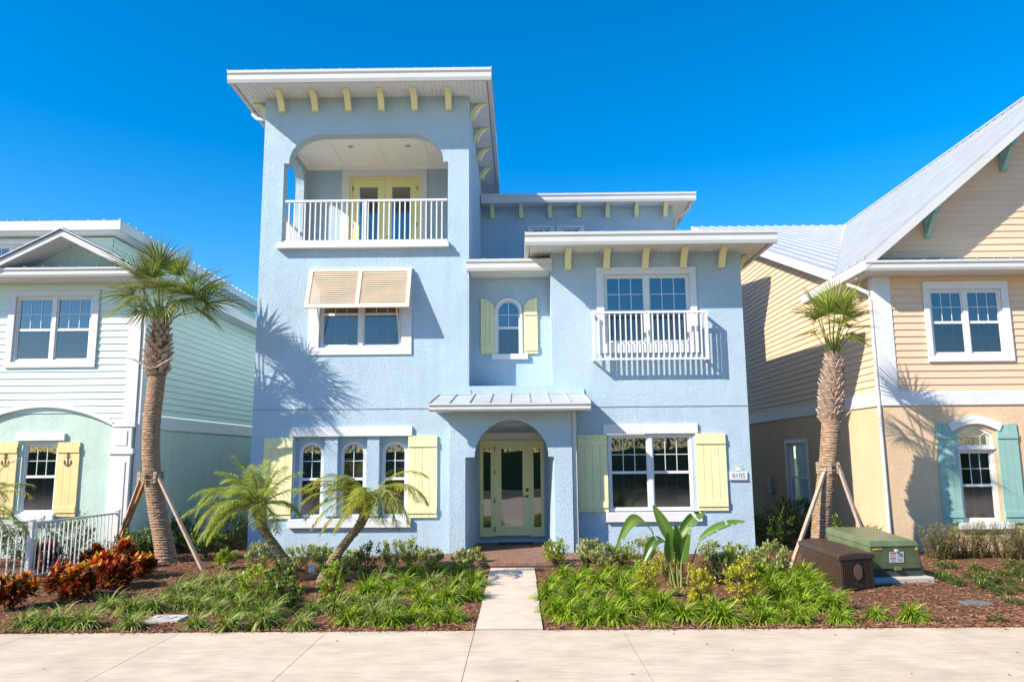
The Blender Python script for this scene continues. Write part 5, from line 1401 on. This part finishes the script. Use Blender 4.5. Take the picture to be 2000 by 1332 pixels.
def date_palm(lab, pts, rads, crown, fr, seed, mt):
    r = random.Random(seed)
    t = thing('pygmy_date_palm', lab, 'palm tree', pts[0], 'twin pygmy date palms')
    tk = MB(); ringed_trunk(tk, pts, rads, 12, .03, .009, r); tk.build('trunk', M['pbark'], t)
    sh = MB(); c = Vector(crown); pv = (c - Vector(pts[-2])).normalized()
    ringed_trunk(sh, [Vector(pts[-1]) - pv * .02, c - pv * .06, c + pv * .08], [.10, .13, .06], 10, .03, .012, r); sh.build('fibre_sheath', M['fiber'], t)
    lf, rb = MB(), MB()
    for az_, el, L_, cv in fr: date_frond(r, lf, rb, c + Vector((r.uniform(-.03, .03), r.uniform(-.03, .03), 0)), R(az_), R(el), L_ * 1.08, cv)
    lf.build('fronds', M[mt], t); rb.build('frond_ribs', M['petiole'], t)
    return t
DYY = 14.2
date_palm('left trunk of the twin date palms with full green crown leaning left', [(-4.08, DYY, 0), (-4.18, DYY, .32), (-4.42, DYY, .66), (-4.66, DYY, .98), (-4.76, DYY, 1.22)], [.13, .115, .105, .10, .10], (-4.80, DYY, 1.42),
          [(180, 62, 1.0, 1.6), (170, 35, 1.15, 1.1), (190, 18, 1.25, 1.2), (200, 40, 1.2, 1.6), (175, 5, 1.25, 1.9), (215, 25, 1.2, 2.2), (150, 50, 1.1, 1.5), (160, 10, 1.3, 2.0), (235, 30, 1.15, 2.6), (250, 55, 1.0, 2.4), (225, 0, 1.1, 1.8),
           (120, 65, .95, 1.2), (90, 70, .9, .9), (60, 62, .9, 1.0), (20, 55, .95, 1.1), (0, 38, 1.0, 1.2), (340, 25, .95, 1.6), (300, 50, .9, 1.8), (270, 70, .85, 1.6), (10, 75, .85, .8), (320, 5, .8, 2.2), (185, 50, 1.2, 2.6), (195, 30, 1.25, 2.9), (205, 45, 1.25, 2.8), (290, 20, .8, 2.4), (100, 30, 1, 1.8), (45, 20, .9, 1.8), (180, 72, 1.0, 1.2)], 41, 'date')
date_palm('right trunk of the twin date palms with sparse yellowing wind swept fronds', [(-3.62, DYY, 0), (-3.46, DYY, .36), (-3.18, DYY, .76), (-2.92, DYY, 1.08), (-2.82, DYY, 1.34)], [.12, .105, .10, .095, .095], (-2.76, DYY, 1.58),
          [(176, 48, 1.15, 1.9), (184, 36, 1.35, 1.7), (170, 28, 1.3, 1.3), (186, 22, 1.3, 1.5), (180, 10, 1.2, 1.5), (195, 2, 1.15, 1.6), (200, -12, 1.0, 1.4), (215, -20, .85, 1.4), (178, 55, .9, 2.8), (260, 55, .75, 4.2), (275, 40, .7, 4.5), (240, 30, .8, 3.6), (290, 30, .75, 4.2),
           (5, 52, 1.15, 1.9), (-6, 36, 1.2, 2.2), (-12, 22, 1.05, 3.2), (-20, 12, .85, 3.8), (2, 40, 1.2, 2.6), (310, 20, .8, 3.9), (190, 62, .7, 2.0), (-32, 34, 1.25, 1.9), (-48, 28, 1.2, 2.2), (150, 30, 1.1, 1.8)], 42, 'datey')
# palm at the left edge of the picture
date_palm('date palm at the left edge whose fronds reach over the fence', [(-9.9, 14.0, 0), (-9.92, 14.0, .5), (-9.95, 14.0, 1.0), (-9.95, 14.0, 1.3)], [.08, .07, .07, .075], (-9.95, 14.0, 1.45),
          [(0, 40, 1.1, 1.6), (-10, 20, 1.1, 2.0), (8, 5, 1.1, 1.6), (-25, 50, 1.1, 2.4), (30, 50, 1.0, 1.6), (180, 40, 1.1, 1.6), (200, 20, 1.1, 2), (90, 50, 1, 1.6), (270, 40, 1.1, 2.4), (300, 30, 1.1, 2.6), (330, 10, 1.1, 2.2), (10, 65, 1.1, 1.2), (-35, 25, 1.1, 2.6), (150, 60, 1, 1.5), (-5, -5, 1.0, 1.6)], 43, 'date')['group'] = 'date palms'

# --- bird of paradise
BP = thing('bird_of_paradise', 'broad leaved bird of paradise plant with arching green leaves in the right bed', 'plant', (2.75, 13.85, 0))
lf, st = MB(), MB(); r = random.Random(55)
def paddle(base, knee, tip, wd, face=Vector((0, -1, .3)), tear=.35, bend=.12):
    base, knee, tip = Vector(base), Vector(knee), Vector(tip)
    st.tube([base, base.lerp(knee, .5) + Vector((0, 0, .0)), knee], [.024, .016, .010], 7, False)
    n = 22; ax = (tip - knee); L_ = ax.length
    mid = [knee + ax * (i / n) + Vector((0, 0, bend * L_ * math.sin(math.pi * i / n))) for i in range(n + 1)]
    st.tube(mid, [.009 * (1 - i / n) + .002 for i in range(n + 1)], 5, False)
    d = ax.normalized(); side = d.cross(face).normalized(); nrm = side.cross(d).normalized()
    for s in (-1, 1):
        prev = None
        for i in range(n + 1):
            t = i / n; w_ = wd * .84 * math.sin(math.pi * (t ** .75) * .98 + .02) ** .7 * .5
            if r.random() < tear * .3 and 2 < i < n - 1: prev = None; w_ *= r.uniform(.85, 1)
            fold = nrm * w_ * .55 * (1 if face.y < 0 else 1)
            e = mid[i] + side * s * w_ + fold
            m1 = mid[i] + side * s * w_ * .5 + fold * .35
            cur = (lf.p(*mid[i]), lf.p(*m1), lf.p(*e))
            if prev: lf.f += [[prev[0], prev[1], cur[1], cur[0]], [prev[1], prev[2], cur[2], cur[1]]]
            prev = cur
B0 = Vector((2.70, 13.85, .02))
paddle(B0 + Vector((-.10, 0, 0)), (2.33, 13.8, .98), (1.66, 13.7, .62), .26, Vector((0, -1, .6)), .3, .45)
paddle(B0 + Vector((-.05, 0, 0)), (2.55, 13.75, .80), (2.10, 13.6, .38), .22, Vector((0, -1, .5)), .2, .3)
paddle(B0 + Vector((.02, .05, 0)), (2.75, 13.85, .70), (2.37, 13.8, 1.42), .26, Vector((-.3, -1, 0)), .05, .02)
paddle(B0 + Vector((.08, -.05, 0)), (2.80, 13.8, .85), (3.30, 13.85, 1.30), .26, Vector((.2, -1, .5)), .25, .12)
paddle(B0 + Vector((.18, 0, 0)), (3.15, 13.8, .80), (3.96, 13.7, 1.13), .22, Vector((0, -.8, 1)), .4, .08)
paddle(B0 + Vector((.05, -.08, 0)), (2.72, 13.7, .55), (2.70, 13.6, 1.12), .27, Vector((.5, -1, .1)), .1, .02)
paddle(B0 + Vector((.10, -.1, 0)), (2.80, 13.7, .42), (2.92, 13.55, .95), .24, Vector((-.5, -1, 0)), .1, .02)
paddle(B0 + Vector((0, -.1, 0)), (2.60, 13.7, .45), (2.56, 13.55, .98), .22, Vector((0, -1, 0)), .1, .02)
paddle(B0 + Vector((.12, .1, 0)), (2.95, 14.0, .7), (2.98, 14.1, 1.15), .24, Vector((0, -1, .2)), .1, .02)
lf.build('leaves', M['bop'], BP); st.build('leaf_stalk', M['bops'], BP, True)

# ================================================================== YARD OBJECTS
# deck box: built around its own axes
DB = thing('deck_box', 'dark brown resin deck box with curved lid in front of the transformer', 'storage box', (5.32, 13.15, .04))
ux = Vector((.785, .29, 0)).normalized(); uy = Vector((.02, 1, 0)); uy = (Vector((5.45, 15.45, 0)) - Vector((5.30, 13.1, 0))).normalized()
def db(u, v, z): q = Vector((5.31, 13.12, .03)) + ux * u + uy * v; return (q.x, q.y, q.z + z)
b = MB(db); b.box(.03, .74, .03, 2.27, 0, .50); 
DBo = b.build('body', M['box'], DB, bevel=.02)
b = MB(db)
for k in range(17): x = .06 + .038 * k; b.box(x, x + .02, .012, .03, .05, .47)
for k in range(30): y = .10 + .07 * k; b.box(.026, .031, y, y + .05, .05, .46); b.box(.739, .744, y, y + .05, .05, .46)
b.build('panel_rib', M['box'], DBo)
b = MB(db); lid = [(0, .50)] + [(.77 * k / 10, .575 + .035 * math.sin(math.pi * k / 10)) for k in range(11)] + [(.77, .50)]
b.prism(lid, 0, 2.30); LD = b.build('lid', M['box'], DB, bevel=.01)
b = MB(db)
for k in range(9): x = .07 + .075 * k; b.box(x, x + .05, .05, 2.25, .565 + .035 * math.sin(math.pi * (x + .025) / .77), .581 + .035 * math.sin(math.pi * (x + .025) / .77))
b.build('lid_rib', M['box'], LD)
b = MB(db); b.box(.27, .48, .002, .020, .44, .475); b.build('handle_slot', M['black'], DB)
b = MB(db); b.prism([(.385 + .09 * math.cos(R(a)), .30 + .13 * math.sin(R(a))) for a in range(0, 360, 20)], -.004, .011); PL = b.build('badge_plate', M['boxpl'], DB)
# transformer
TR = thing('utility_transformer', 'green pad mounted electrical transformer with warning stickers on a concrete pad', 'transformer', (6.6, 14.2, .05))
TB0 = Vector((6.22, 13.98, 0)); tx = Vector((1, .14, 0)).normalized(); tyv = (Vector((5.90, 15.6, 0)) - Vector((6.10, 13.98, 0))); tyv = Vector((-.14, 1, 0)).normalized()
def tr_(u, v, z): q = TB0 + tx * u + tyv * v; return (q.x, q.y, z)
b = MB(tr_); b.box(-.05, 1.12, -.12, 1.45, -.05, .12); b.build('concrete_pad', M['lid'], TR, bevel=.02)
b = MB(tr_); b.box(.0, .98, .06, 1.30, .12, .30); b.build('skirt', M['tdark'], TR)
b = MB(tr_)
A = [(-.05, .0, .24), (1.0, .0, .24), (1.0, 1.36, .24), (-.05, 1.36, .24)]; Bq = [(-.10, -.10, .62), (.90, -.10, .62), (.90, 1.36, .80), (-.10, 1.36, .80)]
A = [(0, .03, .26), (.98, .03, .26), (1.02, 1.36, .26), (-.02, 1.36, .26)]; Bq = [(-.03, -.05, .66), (.90, -.05, .66), (.90, 1.36, .76), (-.03, 1.36, .76)]
I = [b.p(*q) for q in A + Bq]; b.f += [[I[0], I[1], I[5], I[4]], [I[1], I[2], I[6], I[5]], [I[2], I[3], I[7], I[6]], [I[3], I[0], I[4], I[7]], [I[4], I[5], I[6], I[7]], I[0:4][::-1]]
b.build('cabinet', M['tgreen'], TR, bevel=.012)
b = MB(tr_); A = [(-.045, -.066, .655), (.915, -.066, .655), (.915, 1.375, .755), (-.045, 1.375, .755)]; Bq = [(-.035, -.03, .765), (.87, -.03, .745), (.87, 1.36, .86), (-.035, 1.36, .88)]
I = [b.p(*q) for q in A + Bq]; b.f += [[I[0], I[1], I[5], I[4]], [I[1], I[2], I[6], I[5]], [I[2], I[3], I[7], I[6]], [I[3], I[0], I[4], I[7]], [I[4], I[5], I[6], I[7]], I[0:4][::-1]]
b.build('lid', M['tgreen'], TR, bevel=.015)
b = MB(tr_); b.prism([(.98, .12), (1.10, .12), (1.02, .34), (.93, .66), (.905, .66)], .10, .14); b.prism([(.98, .12), (1.10, .12), (1.02, .34), (.93, .66), (.905, .66)], 1.2, 1.24); b.face((1.10, .10, .12), (1.10, 1.24, .12), (.93, 1.24, .66), (.93, .10, .66)); b.build('side_flange', M['tgreen'], TR)
def tf(u, z, d=.004):      # point on the leaning cabinet front
    t = (z - .26) / .40; return (u - .03 * t, .03 - .08 * t - d, z)
def fq(mb, u0, u1, z0, z1, d): mb.face(tf(u0, z0, d), tf(u1, z0, d), tf(u1, z1, d), tf(u0, z1, d))
b = MB(tr_); fq(b, .36, .64, .37, .56, .006); SK = b.build('warning_sticker', M['sticker'], TR)
b = MB(tr_); fq(b, .375, .49, .525, .548, .008); fq(b, .375, .49, .435, .455, .008); b.build('red_bar', M['red'], SK)
b = MB(tr_)
for z in (.505, .49, .475, .415, .40, .385): fq(b, .38, .485, z, z + .005, .009)
for z in (.535, .51, .485, .46, .43, .41, .39): fq(b, .51, .62, z, z + .007, .009)
b.build('sticker_print', M['grey'], SK)
b = MB(tr_); fq(b, .04, .22, .60, .632, .008); SK = b.build('yellow_tag', M['ylw'], TR)
b = MB(tr_)
for k in range(3): fq(b, .13 + .025 * k, .143 + .025 * k, .606, .626, .010)
b.build('red_mark', M['red'], SK)
b = MB(tr_); fq(b, .86, .91, .58, .635, .008); SK = b.build('yellow_tag', M['ylw'], TR)
b = MB(tr_); b.box(.44, .49, -.075, -.03, .575, .60); b.build('latch', M['sticker'], TR)
b = MB(tr_); b.box(.45, .56, -.02, .03, .24, .29); b.build('padlock_tab', M['tgreen'], TR)

# valve boxes and small things
def cover(name, lab, px, py, w_, d_, mt, ring=True, rot=0):
    x, y = at_ground(px, py); t = thing(name, lab, 'utility cover', (x, y, 0))
    z = gz(x, y) + .035
    b = MB(); b.box(x - w_ / 2, x + w_ / 2, y - d_ / 2, y + d_ / 2, z - .06, z); L_ = b.build('lid', M[mt], t, bevel=.012)
    if ring:
        b = MB(); pts = [(x + .13 * math.cos(k * .3142), y + .13 * math.sin(k * .3142), z + .002) for k in range(21)]; b.tube(pts, .007, 4, False)
        b.tube([(x, y, z), (x, y, z + .006)], .03, 10); b.build('ring_mark', M['grey'], L_)
cover('valve_box', 'pale concrete valve box lid among striped grass near the pavement on the left', 326, 1206, .50, .42, 'lid')
cover('valve_box', 'flat dark grey valve lid in the mulch near the right edge', 1905, 1177, .40, .26, 'glid', False)
x, y = at_ground(1530, 1160); t = thing('pale_stone', 'small pale pinkish stone lying in the right bed left of the deck box', 'stone', (x, y, 0))
b = MB(); rr = random.Random(4); pts = []
for i in range(6):
    for k in range(10):
        a, e = k * .628, (i / 5) * math.pi - math.pi / 2; q = rr.uniform(.85, 1.1)
        pts.append(b.p(x + .15 * math.cos(a) * math.cos(e) * q, y + .10 * math.sin(a) * math.cos(e) * q, gz(x, y) + .06 + .05 * math.sin(e) * q))
for i in range(5):
    for k in range(10): b.f.append([pts[i * 10 + k], pts[i * 10 + (k + 1) % 10], pts[(i + 1) * 10 + (k + 1) % 10], pts[(i + 1) * 10 + k]])
b.build('stone', M['lid'], t, True)
x, y = at_ground(609, 1128); t = thing('spotlight', 'small white garden spotlight between the date palm trunks', 'garden light', (x, y, 0))
b = MB(); z = gz(x, y); b.box(x - .055, x + .055, y - .05, y + .05, z + .05, z + .19); hd = b.build('housing', M['white'], t, bevel=.012)
b = MB(); b.box(x - .065, x + .065, y - .06, y + .06, z + .191, z + .215); b.build('cap', M['sticker'], t)
b = MB(); b.tube([(x, y, z - .05), (x, y, z + .05)], .018, 8); b.build('stake', M['grey'], t)
t = thing('doormat', 'dark doormat in front of the lime green front door', 'doormat', (-.1, 19.25, FZ)); b = MB(); b.box(-.55, .32, 19.02, 19.42, FZ + .004, FZ + .022); b.build('mat', M['mat_'], t)

# white fence
FN = thing('white_fence', 'white metal picket fence running back to the mint house on the left', 'fence', (-9.1, 14.6, 0))
def fence_run(a, c, zt0, zt1, zb, n):
    a, c = Vector(a), Vector(c); b = MB()
    b.beam((a.x, a.y, zt0), (c.x, c.y, zt1), .04, .035); b.beam((a.x, a.y, zt0 - .13), (c.x, c.y, zt1 - .13), .03, .02) if False else None
    b.beam((a.x, a.y, zb), (c.x, c.y, zb), .035, .04)
    for k in range(1, n):
        q = a.lerp(c, k / n); zt = zt0 + (zt1 - zt0) * k / n; b.box(q.x - .011, q.x + .011, q.y - .011, q.y + .011, zb, zt)
    b.build('fence_panel', M['white'], FN)
fence_run((-9.20, 14.62, 0), (-8.98, 17.2, 0), 1.12, 1.12, .14, 20)
fence_run((-9.20, 14.62, 0), (-11.6, 14.2, 0), 1.10, 1.10, .14, 19)
for x, y in ((-9.20, 14.60), (-8.97, 17.25)):
    b = MB(); b.box(x - .045, x + .045, y - .045, y + .045, 0, 1.17); b.box(x - .055, x + .055, y - .055, y + .055, 1.17, 1.19); b.build('post', M['white'], FN)

# trees and an added hedge across the road, behind the camera, that the windows mirror
for k, (x, y, h) in enumerate([(-30, -25, 11), (-22, -24, 12), (-15, -26, 11), (-8, -27, 12), (-1.5, -25, 10.5), (5, -26, 12), (12, -26, 11), (19, -25, 12), (27, -24, 11)]):
    r = random.Random(900 + k); t = thing('street_tree', 'leafy street tree across the road, %s from the left' % ORD[k], 'tree', (x, y, -.1), 'trees across the road')
    b = MB(); b.tube([(x, y, -.1), (x + .1, y, h * .3), (x, y + .1, h * .6)], [.2, .15, .08], 8)
    for j in range(5): a = j * 1.3; b.tube([(x, y, h * .35), (x + math.cos(a) * 1.2, y + math.sin(a) * 1.2, h * .65)], [.08, .03], 6)
    b.build('trunk', M['bark'], t)
    lf = MB()
    for j in range(3800):
        d = rnd_dir(r, -.6, 1) * r.uniform(.5, 1) * (1 + .25 * math.sin(j % 7)); leaf(lf, Vector((x + d.x * 4.0, y + d.y * 2.4, h * .47 + d.z * h * .52)), rnd_dir(r), .65, .42, segs=1)
    lf.build('crown', M['bush'], t)

r = random.Random(990); t = thing('reflection_hedge', 'unseen green hedge added across the road to darken the window reflections', 'hedge', (0, -19, -.1))  # unseen hedge, added to darken what the lower windows mirror
lf = MB(); lf.box(-38, 38, -19.6, -18.6, -.1, 2.7); lf.build('hedge_core', M['bush'], t)
lf = MB()
for j in range(14000):
    q = Vector((r.uniform(-38, 38), r.choice((-19.7, -18.5, r.uniform(-19.7, -18.5))), r.uniform(0, 1) ** .8 * 3.0 + .35 * math.sin(j % 9)))
    leaf(lf, q, rnd_dir(r), .34, .22, segs=1)
lf.build('leaves', M['bush'], t)
SC.render.engine = 'CYCLES'
SC.cycles.max_bounces = 8
SC.cycles.transparent_max_bounces = 12
